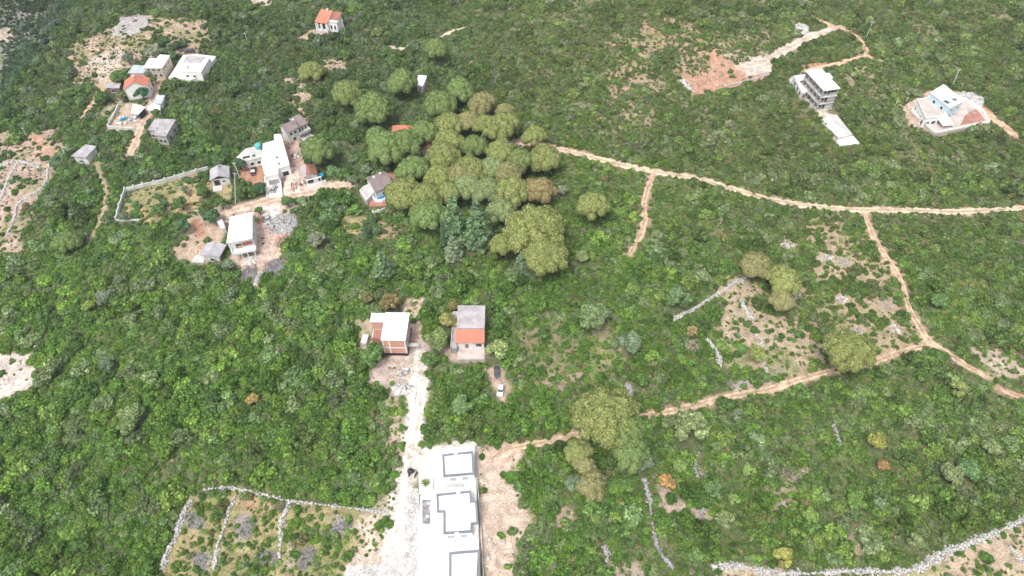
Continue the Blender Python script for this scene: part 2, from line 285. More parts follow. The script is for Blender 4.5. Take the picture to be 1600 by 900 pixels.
# (photo outline, soil colour, shrub density inside, edge softness m)
AREAS = [
 ([(118,62),(180,40),(235,25),(300,32),(330,32),(335,70),(300,88),(262,86),(215,108),(188,112),(180,140),(118,140),(108,110)], (.45,.335,.26), .16, 3),
 ([(180,28),(225,25),(240,45),(200,60),(180,55)], ROCK, .05, 2),
 ([(186,75),(196,90),(188,110),(165,130),(140,120),(150,90)], PALE, .08, 3),
 ([(-60,210),(20,222),(40,204),(75,206),(92,240),(78,262),(82,290),(62,312),(45,352),(30,392),(-60,430)], (.42,.32,.27), .16, 3),
 ([(36,205),(64,207),(72,225),(92,242),(70,246),(50,226)], (.42,.27,.2), .05, 1),
 ([(-8,512),(5,515),(5,530),(-8,540)], RED, .0, 1), 
 ([(186,344),(198,300),(318,268),(330,292),(300,340),(215,348)], (.40,.31,.18), .26, 1.5),
 ([(150,340),(165,330),(160,375),(138,378)], TAN, .2, 2),
 ([(228,336),(296,330),(280,345),(190,355)], DRY, .4, 2),
 ([(296,343),(352,322),(360,345),(356,398),(330,412),(274,412),(272,390),(294,368)], TAN, .03, 1.5),
 ([(304,345),(318,345),(322,372),(308,372)], RED, .0, 1),
 ([(352,322),(400,314),(452,303),(456,328),(455,390),(440,425),(404,440),(368,425),(352,400)], (.56,.42,.36), .02, 1.5),
 ([(412,322),(438,318),(436,346),(414,352)], GRAV, .0, 1),
 ([(378,250),(410,245),(414,285),(395,300),(375,285)], RED, .03, 1.2),
 ([(340,290),(366,282),(362,312),(345,318)], DRY, .3, 1.5),
 ([(438,212),(470,222),(478,262),(474,305),(440,305)], (.50,.36,.31), .03, 1),
 ([(468,290),(520,284),(545,286),(500,300),(470,305)], PALE, .0, 1),
 ([(418,408),(452,402),(446,425),(420,430)], MULCH, .0, 1.2), ([(370,418),(402,420),(398,440),(372,438)], MULCH, .05, 1.2),
 ([(398,428),(415,424),(408,448),(396,446)], PALE, .05, 1),
 ([(600,262),(640,262),(640,300),(612,300)], RED, .03, 2), ([(590,345),(625,350),(622,370),(588,368)], (.36,.25,.17), .5, 2), ([(620,225),(690,205),(695,235),(640,262)], RED, .05, 2),
 ([(543,340),(570,342),(568,362),(545,362)], DRY, .2, 2), 
 ([(452,120),(485,128),(478,180),(450,182)], (.5,.4,.3), .15, 3), ([(500,88),(540,90),(538,112),(505,115)], TAN, .1, 2.5), ([(463,180),(478,180),(470,215),(462,212)], (.5,.4,.3), .2, 2),
 ([(605,70),(636,72),(634,82),(608,80)], PALE, .0, 1.2), ([(470,58),(495,45),(512,52),(480,64)], TAN, .02, 1.2),
 ([(380,-10),(425,-10),(420,8),(395,8)], PALE, .05, 2),
 ([(1058,116),(1078,92),(1130,70),(1170,76),(1214,98),(1202,120),(1150,138),(1080,150)], (.45,.27,.195), .015, .8),
 ([(1120,74),(1150,72),(1168,82),(1130,88)], PALE, .05, 1.2),
 ([(1148,84),(1196,80),(1212,96),(1206,112),(1170,116)], (.62,.55,.51), .0, 1),
 ([(1246,118),(1266,112),(1285,165),(1335,222),(1302,222),(1262,160)], (.55,.46,.39), .03, 1), ([(1252,98),(1290,96),(1300,106),(1270,112),(1250,112)], RED, .05, 1.5),
 ([(1402,166),(1450,145),(1515,145),(1545,188),(1470,212),(1420,195)], (.55,.42,.34), .02, 1),
 ([(1500,160),(1545,165),(1560,190),(1480,205)], RED, .0, 1),
 ([(1300,110),(1350,105),(1385,125),(1370,160),(1320,150)], (.30,.25,.15), .45, 5),
 ([(168,204),(186,165),(212,160),(226,168),(214,206)], (.46,.37,.30), .04, 1),
 ([(142,182),(185,150),(190,165),(172,195),(150,190)], (.30,.27,.18), .35, 2),
 # thin scrub and stony terraces
 ([(930,150),(1040,90),(1190,30),(1230,60),(1100,90),(1060,120),(1080,150),(960,240),(930,200)], (.36,.28,.20), .55, 10),
 ([(960,60),(1040,30),(1100,60),(1040,100),(960,180),(925,140)], (.40,.29,.2), .35, 8),
 ([(1256,360),(1300,330),(1345,332),(1372,380),(1402,440),(1425,500),(1440,535),(1400,555),(1330,572),(1270,580),(1160,600),(1112,560),(1090,500),(1145,440),(1185,480),(1245,440)], (.385,.31,.21), .44, 5),
 ([(1120,480),(1160,455),(1200,500),(1250,520),(1240,590),(1150,600),(1105,545)], (.42,.34,.25), .24, 5),
 ([(1150,590),(1240,570),(1200,615),(1120,622)], GREYG, .15, 2),
 ([(1112,905),(1150,893),(1400,893),(1480,866),(1600,816),(1700,790),(1700,960),(1100,960)], (.46,.37,.28), .16, 1.5),
 ([(1520,545),(1560,548),(1600,565),(1620,590),(1560,600)], (.45,.38,.3), .2, 3),
 ([(255,890),(270,845),(300,770),(370,765),(440,782),(540,792),(606,800),(600,850),(560,885),(540,905),(540,960),(250,960)], (.33,.28,.15), .5, 2),
 ([(375,785),(440,790),(430,815),(385,812)], (.46,.30,.2), .12, 2), ([(288,800),(310,800),(316,825),(290,820)], GREYG, .1, 1.5), ([(372,810),(400,808),(398,840),(375,842)], GREYG, .1, 1.5), ([(300,860),(330,860),(325,893),(298,893)], GREYG, .08, 1.5),
 ([(520,812),(545,812),(545,845),(520,850)], GREYG, .1, 1.5), ([(440,868),(500,862),(510,885),(450,885)], GREYG, .2, 2),
 ([(560,800),(612,770),(640,790),(655,905),(530,905),(540,860)], (.56,.47,.40), .18, 3),
 ([(596,640),(632,600),(660,640),(650,720),(640,790),(612,800),(590,700)], (.44,.35,.29), .42, 2.5),
 ([(566,600),(600,556),(650,540),(668,570),(665,600),(630,612),(590,600)], (.48,.40,.36), .03, 1.5),
 ([(630,470),(660,468),(660,540),(640,545),(632,520)], (.56,.43,.34), .10, 1.5),
 ([(560,505),(600,512),(600,550),(565,545)], (.45,.38,.28), .15, 1.5), 
 ([(685,545),(700,540),(755,548),(755,568),(700,560)], (.42,.34,.28), .12, 1.5), 
 ([(748,575),(790,570),(796,610),(788,640),(768,600)], (.45,.34,.28), .04, 1.2),
 ([(612,740),(642,715),(652,750),(650,900),(608,900),(590,862),(606,800)], (.66,.62,.59), .10, 2),
 ([(655,702),(740,692),(748,712),(650,730)], GRAV, .0, 1.5),
 ([(744,712),(770,700),(812,696),(800,728),(804,778),(828,812),(808,850),(798,905),(748,960),(748,800)], (.56,.45,.38), .05, 2),
 ([(-60,560),(20,556),(64,556),(55,600),(20,622),(5,628),(-60,640)], (.62,.54,.5), .03, 1.2),
 ([(830,500),(1000,520),(1010,600),(960,650),(830,640),(800,560)], (.30,.25,.16), .70, 12),
 ([(935,548),(965,548),(965,590),(930,585)], (.34,.28,.2), .5, 3), ([(855,585),(888,585),(880,625),(850,615)], (.34,.28,.2), .5, 3),
 ([(1018,760),(1045,772),(1100,800),(1085,805),(1040,800)], (.42,.34,.28), .12, 2), ([(870,785),(895,790),(895,840),(870,830)], (.36,.28,.22), .25, 2.5),
 ([(1290,870),(1340,830),(1360,880),(1310,890)], (.34,.28,.2), .3, 4), ([(1200,770),(1235,770),(1235,800),(1200,800)], (.36,.28,.22), .3, 3),
 ([(1120,328),(1145,340),(1140,365),(1115,358)], (.36,.30,.25), .2, 3), ([(955,885),(1000,880),(1000,905),(955,905)], (.36,.30,.25), .3, 3),
 ([(-60,-60),(90,-60),(70,60),(0,120),(-60,120)], (.33,.33,.34), .62, 15),
 ([(0,40),(20,45),(14,72),(0,70)], PALE, .1, 3),
 ([(1380,560),(1600,640),(1600,790),(1400,800)], (.26,.21,.13), .86, 20), ([(800,60),(900,60),(940,130),(880,240),(820,200)], (.24,.2,.12), .84, 20),
]
# dirt roads and paths: centre line, width m, colour
ROADS = [
 ('dirt_road', [(866,231),(903,240),(960,255),(1003,264),(1040,271),(1090,279),(1150,297),(1200,311),(1260,321),(1340,328),(1400,328),(1500,331),(1600,325),(1690,318)], 3.4, (.53,.42,.32)),
 ('dirt_path', [(1022,270),(1013,292),(1006,318),(1007,342),(1000,368),(982,400)], 2.4, (.45,.33,.24)),
 ('dirt_road', [(1350,331),(1358,352),(1370,380),(1392,412),(1408,440),(1420,480),(1440,515),(1456,536),(1500,565),(1545,592)], 2.4, (.45,.33,.24)),
 ('dirt_road', [(1456,536),(1425,546),(1390,556),(1350,571),(1290,582),(1200,608),(1120,624),(1060,640),(1000,652),(955,668),(900,680),(850,691),(795,702),(770,715)], 2.3, (.45,.33,.24)),
 ('dirt_path', [(1562,608),(1600,622),(1690,650)], 2.1, (.42,.28,.21)),
 ('gravel_track', [(1312,42),(1290,50),(1262,60),(1230,76),(1200,94),(1160,104)], 6.0, (.50,.42,.37)),
 ('dirt_path', [(1270,27),(1300,40),(1330,52),(1348,68),(1356,88),(1376,96)], 3.0, (.50,.34,.25)),
 ('dirt_path', [(1354,88),(1330,94),(1300,103),(1262,110)], 3.5, (.54,.38,.28)),
 ('dirt_road', [(1505,158),(1530,172),(1560,192),(1585,210)], 4.5, (.52,.36,.26)),
 ('dirt_road', [(258,112),(246,135),(236,165),(222,195),(212,222),(200,245)], 3.6, (.46,.34,.27)),
 ('dirt_path', [(180,112),(160,140),(142,165),(126,190)], 2.4, (.42,.32,.22)),
 ('dirt_path', [(150,255),(163,290),(163,325),(150,360),(138,378)], 1.3, (.33,.28,.18)),
 ('dirt_road', [(548,288),(520,290),(490,300),(450,306),(410,315),(372,326),(340,338)], 4.0, (.50,.38,.31)),
 ('dirt_path', [(690,58),(705,50),(735,42)], 2.5, (.56,.48,.38)), ('dirt_path', [(870,232),(840,225),(800,222)], 3.5, (.50,.36,.28)),
 ('gravel_track', [(657,540),(658,580),(655,620),(650,660),(643,700),(640,745)], 4.4, (.56,.50,.46)),
 ('gravel_track', [(652,590),(650,620),(646,655),(643,690)], 2.6, (.80,.77,.75)),
 ('dirt_path', [(770,715),(790,708),(800,703)], 4, (.56,.42,.34)),
]
def pip(P, X, Y):
    ins = np.zeros(X.shape, bool); n = len(P); j = n-1
    for i in range(n):
        xi, yi = P[i]; xj, yj = P[j]
        if yi != yj: ins ^= ((yi > Y) != (yj > Y)) & (X < (xj-xi)*(Y-yi)/(yj-yi)+xi)
        j = i
    return ins
def dseg(P, X, Y, closed):
    d = np.full(X.shape, 1e9); n = len(P)
    for i in range(n if closed else n-1):
        ax, ay = P[i]; bx, by = P[(i+1) % n]; dx, dy = bx-ax, by-ay; L2 = dx*dx+dy*dy+1e-9
        t = np.clip(((X-ax)*dx+(Y-ay)*dy)/L2, 0, 1); d = np.minimum(d, np.hypot(X-ax-t*dx, Y-ay-t*dy))
    return d
def sdf(P, X, Y):
    d = dseg(P, X, Y, True); return np.where(pip(P, X, Y), -d, d)
def near(P, X, Y, m):
    A = np.array(P); return (X > A[:, 0].min()-m) & (X < A[:, 0].max()+m) & (Y > A[:, 1].min()-m) & (Y < A[:, 1].max()+m)
WAREAS = [(G(*a[0]), a[1], a[2], a[3]) for a in AREAS]
def smooth_line(P, step=2.0):
    P = np.array(P); out = []
    Q = np.vstack([2*P[0]-P[1], P, 2*P[-1]-P[-2]])
    for i in range(1, len(Q)-2):
        p0, p1, p2, p3 = Q[i-1:i+3]; n = max(2, int(np.linalg.norm(p2-p1)/step))
        for k in range(n):
            t = k/n; out.append(.5*((2*p1)+(-p0+p2)*t+(2*p0-5*p1+4*p2-p3)*t*t+(-p0+3*p1-3*p2+p3)*t**3))
    out.append(P[-1]); return np.array(out)
WROADS = [(r[0], smooth_line(G(*r[1])), r[2], r[3]) for r in ROADS]
def fields(X, Y, want_col=True):
    """soil colour and shrub density at world points"""
    X = np.asarray(X, float); Y = np.asarray(Y, float)
    g = fbm(X, Y, 26, 41, 3); g2 = fbm(X, Y, 7, 51, 3)
    col = np.zeros(X.shape+(3,)); u = np.array(UNDER); col[:] = u*(0.7+.6*g[..., None])
    dens = np.ones(X.shape)*1.0
    patch = sstep(.62, .72, fbm(X, Y, 16, 61, 3))          # small natural gaps, more of them uphill
    up = sstep(150, 300, Y)*.6+.25; up = up*np.where(X < -20, .35, 1)
    dens *= 1-.85*patch*up
    col += (np.array((.22, .19, .12))-col)*(patch*up*.8)[..., None]
    for P, c, dn, sf in WAREAS:
        m = near(P, X, Y, sf*2+4)
        if not m.any(): continue
        x, y = X[m], Y[m]; d = sdf(P, x, y)+sf*2.0*(g2[m]-.5)*2+sf*2.2*(g[m]-.5)
        w = 1-sstep(-sf*.5, sf*.5, d)
        dens[m] = dens[m]*(1-w)+dn*w; cc = np.array(c)*(0.82+.36*g2[m][:, None])
        wc = w*(1 if dn < .5 else (1-dn)*1.6); wc = np.clip(wc, 0, 1)
        col[m] += (cc-col[m])*wc[:, None]
    lum = col.mean(-1); gr = sstep(.5, .62, fbm(X, Y, 9, 141, 3))*sstep(.12, .2, lum)*(1-sstep(.42, .6, lum))*sstep(.05, .2, dens)
    col = col*(1-.16*sstep(.2, .3, lum))[..., None]; col += (np.array((.17, .19, .075))-col)*(gr*.7)[..., None]
    for nm, L, wd, c in WROADS:
        m = near(L, X, Y, wd+4)
        if not m.any(): continue
        x, y = X[m], Y[m]; d = dseg(L, x, y, False)+1.2*(g2[m]-.5)
        w = 1-sstep(wd*.30, wd*.30+1.3, d); w2 = 1-sstep(wd*.4, wd*.5+1.8, d)
        dens[m] *= 1-w
        if want_col: col[m] += (np.array(c)*.85-col[m])*(w2*.8)[:, None]
    return col, dens
# ------------------------------------------------------------------ ground sheet
def ground_mat():
    m = bpy.data.materials.new('stony_soil'); m.use_nodes = True; N, L = nodes_of(m); b = N['Principled BSDF']; b.inputs['Roughness'].default_value = .95
    at = N.new('ShaderNodeAttribute'); at.attribute_name = 'soil'; tc = N.new('ShaderNodeTexCoord')
    def noi(sc, det=5):
        n = N.new('ShaderNodeTexNoise'); n.inputs['Scale'].default_value = sc; n.inputs['Detail'].default_value = det; L.new(tc.outputs['Object'], n.inputs['Vector']); return n
    def ramp(src, a, ca, b_, cb):
        r = N.new('ShaderNodeValToRGB'); r.color_ramp.elements[0].position = a; r.color_ramp.elements[1].position = b_
        r.color_ramp.elements[0].color = (*ca, 1); r.color_ramp.elements[1].color = (*cb, 1); L.new(src, r.inputs[0]); return r.outputs[0]
    def mul(a_, b_):
        x = N.new('ShaderNodeMixRGB'); x.blend_type = 'MULTIPLY'; x.inputs[0].default_value = 1; L.new(a_, x.inputs[1]); L.new(b_, x.inputs[2]); return x.outputs[0]
    c = mul(at.outputs['Color'], ramp(noi(.5).outputs[0], .32, (.68, .66, .62), .64, (1.18, 1.15, 1.1)))
    c = mul(c, ramp(noi(2.6, 8).outputs[0], .33, (.62, .6, .58), .6, (1.2, 1.2, 1.2)))
    v = N.new('ShaderNodeTexVoronoi'); v.inputs['Scale'].default_value = 1.6; L.new(tc.outputs['Object'], v.inputs['Vector'])   # pale pebbles and rock chips
    peb = ramp(v.outputs['Distance'], .12, (1, 1, 1), .2, (0, 0, 0)); n3 = noi(.35)
    gate = ramp(n3.outputs[0], .45, (0, 0, 0), .62, (1, 1, 1)); pm = mul(peb, gate)
    lum = N.new('ShaderNodeRGBToBW'); L.new(at.outputs['Color'], lum.inputs[0])
    lr = ramp(lum.outputs[0], .12, (0, 0, 0), .3, (.8, .8, .8)); pm = mul(pm, lr)
    mx = N.new('ShaderNodeMixRGB'); L.new(pm, mx.inputs[0]); L.new(c, mx.inputs[1]); mx.inputs[2].default_value = (.66, .63, .6, 1)
    L.new(mx.outputs[0], b.inputs['Base Color'])
    bp = N.new('ShaderNodeBump'); bp.inputs['Strength'].default_value = .6; bp.inputs['Distance'].default_value = .25; L.new(noi(1.4, 8).outputs[0], bp.inputs['Height']); L.new(bp.outputs[0], b.inputs['Normal'])
    return m
GM = ground_mat()
def make_ground():
    ys = []; y = 30.0
    while y < 440: ys.append(y); y += .62+.9*max(0, (y-60)/300)
    ys = [-4000, -1500, -500, -150, -40, 5]+ys+[460, 500, 580, 750, 1200, 2200, 5000]
    us = np.linspace(-1, 1, 441); us = np.concatenate([[-14, -6, -3, -1.8, -1.25], us, [1.25, 1.8, 3, 6, 14]])
    ys = np.array(ys); hw = np.where(ys < 30, 150, .734*(.65*np.clip(ys, 30, 480)+129)+28)
    X = us[None, :]*hw[:, None]*(1+np.clip((np.abs(ys[:, None])-480)/600, 0, 8)); Y = np.repeat(ys[:, None], len(us), 1)
    Z = terr(X, Y); col, dens = fields(X, Y)
    far = sstep(430, 480, Y)+sstep(1.0, 1.2, np.abs(us))[None, :]+1-sstep(15, 30, Y); far = np.clip(far, 0, 1)[..., None]
    col = col*(1-far)+np.array((.07, .10, .04))*far
    r, c = X.shape; I = np.arange(r*c).reshape(r, c)
    F = np.stack([I[:-1, :-1], I[:-1, 1:], I[1:, 1:], I[1:, :-1]], -1).reshape(-1, 4)
    me = mesh_np('ground', np.stack([X, Y, Z], -1).reshape(-1, 3), F, GM, True)
    at = me.color_attributes.new('soil', 'FLOAT_COLOR', 'POINT'); at.data.foreach_set('color', np.concatenate([col.reshape(-1, 3), np.ones((r*c, 1))], 1).astype(np.float32).ravel())
    tag(obj('ground', me), kind='structure')
make_ground()
def ribbon(name, L, wd, c, lift, jag=.3, tracks=True):
    n = len(L); T = np.gradient(L, axis=0); T /= np.linalg.norm(T, axis=1)[:, None]; Nn = np.stack([-T[:, 1], T[:, 0]], 1)
    k = 9; V = []; C = []
    for i in range(n):
        wl = wd/2*(1+jag*(noise(L[i, 0], L[i, 1], 4, 71)-.5)*2); wr = wd/2*(1+jag*(noise(L[i, 0], L[i, 1], 4, 72)-.5)*2)
        taper = min(1, (i+.5)/3, (n-i-.5)/3)
        for j in range(k):
            f = -1+2*j/(k-1); w = (wl if f < 0 else wr)*(.35+.65*taper); p = L[i]+Nn[i]*f*w
            edge = abs(f) > .95
            V.append((p[0], p[1], float(terr(p[0], p[1]))+(lift if not edge else -.06)))
            gm_ = float(noise(p[0], p[1], 2.6, 77)); tr = 1.16 if (tracks and .35 < abs(f) < .8) else .92; tr *= .86+.28*float(noise(p[0], p[1], 3.3, 78))
            cc = np.array(c)*tr; wg = (.75 if abs(f) < .2 else (.6 if abs(f) > .95 else 0))*(gm_ > .45)*(wd < 3.5); cc = cc*(1-wg)+np.array((.19, .19, .09))*wg
            C.append([min(.95, float(q)) for q in cc]+[1])
    F = [(i*k+j, i*k+j+1, (i+1)*k+j+1, (i+1)*k+j) for i in range(n-1) for j in range(k-1)]
    F = [f[::-1] for f in F]
    me = mesh_np(name, V, F, GM, True); at = me.color_attributes.new('soil', 'FLOAT_COLOR', 'POINT'); at.data.foreach_set('color', np.array(C, np.float32).ravel())
    return tag(obj(name, me), kind='structure')
for i, (nm, L, wd, c) in enumerate(WROADS): ribbon(nm, L, wd, c, .07+.011*(i % 5)+(.05 if i == 16 else 0))
def sheet(name, px, c, lift, m=None):           # a paved or gravelled sheet laid on the ground
    P = G(*px); lo = np.min(P, 0); hi = np.max(P, 0); me = None
    import bmesh
    bm = bmesh.new(); vs = [bm.verts.new((p[0], p[1], 0)) for p in P]; bm.faces.new(vs)
    for ax, (l, h) in enumerate(zip(lo, hi)):
        q = l+1.5
        while q < h:
            no = (1, 0, 0) if ax == 0 else (0, 1, 0); co = (q, 0, 0) if ax == 0 else (0, q, 0)
            bmesh.ops.bisect_plane(bm, geom=bm.verts[:]+bm.edges[:]+bm.faces[:], plane_co=co, plane_no=no); q += 1.5
    for v in bm.verts: v.co.z = float(terr(v.co.x, v.co.y))+lift
    bmesh.ops.recalc_face_normals(bm, faces=bm.faces)
    if bm.faces[:][0].normal.z < 0: bmesh.ops.reverse_faces(bm, faces=bm.faces)
    me = bpy.data.meshes.new(name); bm.to_mesh(me); bm.free(); me.materials.append(m or GM)
    if not m:
        at = me.color_attributes.new('soil', 'FLOAT_COLOR', 'POINT'); at.data.foreach_set('color', np.tile(np.array([*c, 1], np.float32), len(me.vertices)))
    EXCL.append((P, .3)); return tag(obj(name, me), kind='structure')
WALLL = []
def cyl(name, m, parent, r, z0, z1, loc=(0, 0), n=14, dome=0.0, r1=None):
    r1 = r if r1 is None else r1; prof = [(r, z0), (r1, z1)]
    if dome: prof += [(r1*.8, z1+dome*.6), (r1*.4, z1+dome*.9)]
    V = []; F = []
    for k, (a_, z) in enumerate(prof): V += [(loc[0]+a_*math.cos(2*math.pi*i/n), loc[1]+a_*math.sin(2*math.pi*i/n), z) for i in range(n)]
    for k in range(len(prof)-1): F += [(k*n+i, k*n+(i+1) % n, (k+1)*n+(i+1) % n, (k+1)*n+i) for i in range(n)]
    F += [tuple(range(n))[::-1], tuple(range((len(prof)-1)*n, len(prof)*n))]
    return obj(name, mesh_py(name, V, F, m), parent)
# ------------------------------------------------------------------ paved sheets
sheet('concrete_road', [(635,764),(653,763),(655,776),(652,868),(651,960),(530,960),(541,884),(600,882),(632,868),(633,810)], (.45, .45, .46), .12)
sheet('white_gravel', [(655,773),(688,771),(688,703),(668,707),(654,722)], (.80, .79, .77), .10)
sheet('white_gravel', [(590,868),(632,868),(633,810),(634,766),(640,748),(628,742),(620,800),(612,842)], (.68, .66, .64), .09)
sheet('paved_yard', [(440,305),(470,302),(466,262),(452,262)], (.62, .52, .47), .13)
sheet('paved_drive', [(418,310),(441,308),(438,272),(415,275)], (.82, .81, .80), .16)
# ------------------------------------------------------------------ white villas in a row at the lower edge
def terrace(name, label, cat, px, h, m, group=None, depth=-1.5):
    T = House(name, label, cat, px, h, margin=.4); prism('paving', m, T.e, T.P, depth, h); 
    if group: T.e['group'] = group
    return T
T = terrace('terrace', 'long white paved terrace on which the three white villas stand', 'terrace', [(650,925),(752,925),(747,820),(741.5,696),(687,701),(687,770),(657,774),(653,820)], .9, WHITE)
ring('terrace_edge', OFFW, T.e, T.P, .25, .9, 1.08)
def villa(label, px, wins, mullion=()):
    V = House('villa', label, 'villa', px, 3.6, group='white flat roofed villas in a row'); V.walls(WHITE, z0=0); 
    r = prism('roof', WROOF, V.e, offset(V.P, .5), V.H+.002, V.H+.12); w_ = V.W if len(V.P) == 4 else 6
    for k in range(1, 4): box('membrane_seam', OFFW, V.e, w_*k/4-.03, w_*k/4+.03, .55, V.D-.55 if len(V.P) == 4 else 8, V.H+.122, V.H+.135)
    cyl('roof_drain', GREY, V.e, .14, V.H+.121, V.H+.2, loc=(w_*.3, 1.4), n=8); cyl('vent_pipe', OFFW, V.e, .12, V.H+.121, V.H+.6, loc=(w_*.7, 3.4), n=8); ring('parapet', DKGREY, V.e, V.P, .48, V.H, V.H+.42, out=.05)
    for k, f, w in wins:
        V.win(k, f, 1.2, w*.8, 1.6, fm=OFFW, gm=SHEETB)
    return V
v1 = villa('small white villa with square flat roof and grey parapet, topmost of the row', [(693,745.5),(741,741.5),(739,706),(691,711)], [(0,.3,1.6),(0,.7,1.6),(3,.5,1.5)])
v2 = villa('largest white villa with stepped flat roof and grey parapet, middle of the row', [(693,835),(738,832),(738,820),(747.5,819),(745,783),(737,783),(736,767.5),(682,773),(683,801),(693,801)], [(0,.25,1.8),(0,.7,1.8),(9,.5,1.6),(1,.5,1.2)])
v3 = villa('white villa with long grey edged roof cut by the lower edge of the picture', [(702,935),(746,932),(749.5,860),(702,864)], [(3,.3,1.6),(3,.7,1.6)])
for V, px in ((v1, (712, 709)), (v2, (714, 833)), (v2, (716, 770))):
    q = V.loc(px[0], px[1], V.H+.4); box('roof_outlet', WHITE, V.e, q[0]-.5, q[0]+.5, q[1]-.2, q[1]+.2, V.H+.43, V.H+.5)
def flatbox(name, label, cat, px, h0, h1, m, group=None, rect=False):
    B = House(name, label, cat, px, h1, rect=rect, group=group); return B, prism('slab', m, B.e, B.P, h0, h1)
B, p = flatbox('pergola', 'narrow grey slatted canopy in front of the topmost villa', 'pergola', [(697,761),(724,760),(724,755),(697,756)], 2.2, 2.3, GREY)
bpy.data.objects.remove(p)
for k in range(9): box('slat', CONC, B.e, B.W*k/9, B.W*k/9+.28, 0, B.D, 2.3, 2.38)
boxes('beam', OFFW, B.e, [(0, B.W, 0, .1, 2.18, 2.298), (0, B.W, B.D-.1, B.D, 2.18, 2.298)])
for x in (.05, B.W-.2):
    for y in (.01, B.D-.16): box('post', OFFW, B.e, x, x+.15, y, y+.15, .7, 2.178)
B, p = flatbox('pergola', 'pale slatted canopy below the stepped villa', 'pergola', [(697,850),(711,849),(711,843),(697,844)], 2.2, 2.3, OFFW)
bpy.data.objects.remove(p)
for k in range(6): box('slat', OFFW, B.e, B.W*k/6, B.W*k/6+.2, 0, B.D, 2.3, 2.38)
for x in (.05, B.W-.2):
    for y in (.01, B.D-.16): box('post', OFFW, B.e, x, x+.15, y, y+.15, .7, 2.298)
P = House('swimming_pool', 'empty grey pool basin in the terrace left of the stepped villa', 'swimming pool', [(657.5,820.5),(675,821),(675,778.5),(657.5,777.5)], 1.2)
ring('rim', WHITE, P.e, P.P, .35, -.5, 1.2); prism('basin_floor', mat('stained_pool_floor', (.40, .39, .40), var=.22, scale=2.5, fine=.2, col2=(.2, .2, .21)), P.e, offset(P.P, .35), -.5, .96)
for x, y in ((1.0, 2), (1.6, 4.2), (.9, 5.4)): boxes('pallet', OFFW, P.e, [(x, x+.8, y, y+.6, .965, 1.1)])
def wall_line(name, label, cat, px, h, w, m, group=None, posts=0, postm=None, up=.5):
    L = np.array(G(*px)); o = L[0]; z0 = float(terr(o[0], o[1])); WALLL.append((L, 1.2)); e_ = thing(name, label, cat, (o[0], o[1], z0), 0, group)
    for i in range(len(L)-1):
        a, b = L[i]-o, L[i+1]-o; d = np.linalg.norm(b-a); t = (b-a)/d; n = max(1, int(round(d/4))); nn = np.array([-t[1], t[0]])*w/2
        for k in range(n):
            p, q = a+t*d*k/n, a+t*(d*(k+1)/n-.02); zp = float(terr(*(p+o)))-z0; zq = float(terr(*(q+o)))-z0
            V = [(*(p-nn), zp-1), (*(q-nn), zq-1), (*(q+nn), zq-1), (*(p+nn), zp-1), (*(p-nn), zp+h), (*(q-nn), zq+h), (*(q+nn), zq+h), (*(p+nn), zp+h)]
            obj('wall_panel', mesh_py('wall_panel', V, boxvf(0,1,0,1,0,1)[1], m), e_)
            if posts: box('post', postm or m, e_, p[0]-.22, p[0]+.22, p[1]-.22, p[1]+.22, zp-.5, zp+h+up)
    return e_
wall_line('boundary_wall', 'low grey boundary wall along the right side of the villa terrace', 'wall', [(743.5,700),(745,745),(750,800),(754,870),(757,930)], .9, .25, CONC)
wall_line('garden_wall', 'short white garden wall beside the spiky agave', 'wall', [(675.5,751),(675.5,768)], 1.5, .25, WHITE)
# ------------------------------------------------------------------ brick house under construction
H = 7.6
B = House('brick_house', 'unfinished orange brick house with white flat roof above the gravel track', 'house', [(596.3,531),(632.6,531.6),(637.8,490.4),(607,489.6)], H, rect=True)
B.walls(BRICK, z0=-1); W, D = B.W, B.D
q0 = B.loc(579.5, 502.5, H); q1 = B.loc(582.6, 488.3, H)
box('wing_wall', BRICK, B.e, q0[0], -.002, q0[1], D-.3, -1, H-.004)
r = boxes('roof', WROOF, B.e, [(-.25, W+.25, -.25, D+.2, H+.002, H+.25), (q0[0]-.25, -.253, q0[1]-.25, D-.1, H+.002, H+.22)])
boxes('roof_hatch', GREY, r, [(W*.28, W*.28+.8, D*.55, D*.55+.25, H+.255, H+.35)])
for z in (H*.5,): ring('ring_beam', WHITE, B.e, B.P, .1, z-.16, z+.16, out=.04)
for z_ in (H*.5, H*.96): box('wing_beam', OFFW, B.e, q0[0]-.04, -.05, q0[1]-.045, q0[1]-.003, z_-.15, z_+.15)
for x in (.0, W*.27, W-.3): box('concrete_column', WHITE, B.e, x, x+.3, -.06, -.003, 1.2, H*.5-.17); box('concrete_column', WHITE, B.e, x, x+.3, -.06, -.003, H*.5+.17, H-.01)
for y in (.3, D*.5, D-.6): box('concrete_column', OFFW, B.e, W+.003, W+.06, y, y+.3, 0, H*.5-.17); box('concrete_column', OFFW, B.e, W+.003, W+.06, y, y+.3, H*.5+.17, H-.01)
ring('waterproofing', BLACK, B.e, B.P, .2, -1.0, 1.15, out=.09)
boxes('brick_course', TILE3, B.e, [(.35+W*.27, W-.35, -.03, -.003, z_, z_+.05) for z_ in (2.2, 3.0, 4.9, 5.9, 6.6)])
for y in (.2, .5, .8): B.win(1, y, 4.6, 1.2, 1.5, fm=OFFW, gm=DARK); B.win(1, y, 1.5, 1.2, 1.5, fm=OFFW, gm=DARK)
d0 = B.loc(578, 533, H*.5)
box('terracotta_deck', PAVET, B.e, d0[0]+.4, -.005, d0[1]+1.2, q0[1]-.01, -1, H*.48); boxes('deck_kerb', OFFW, B.e, [(d0[0]+.35, d0[0]+.6, d0[1]+1.2, q0[1]-.05, H*.48, H*.48+.2)])
box('balcony_slab', CONC, B.e, W+.1, W+3.2, 1.2, 2.3, 2.9, 3.1)
B.clear(d0[0]+.3, W+2.5, -2, D)
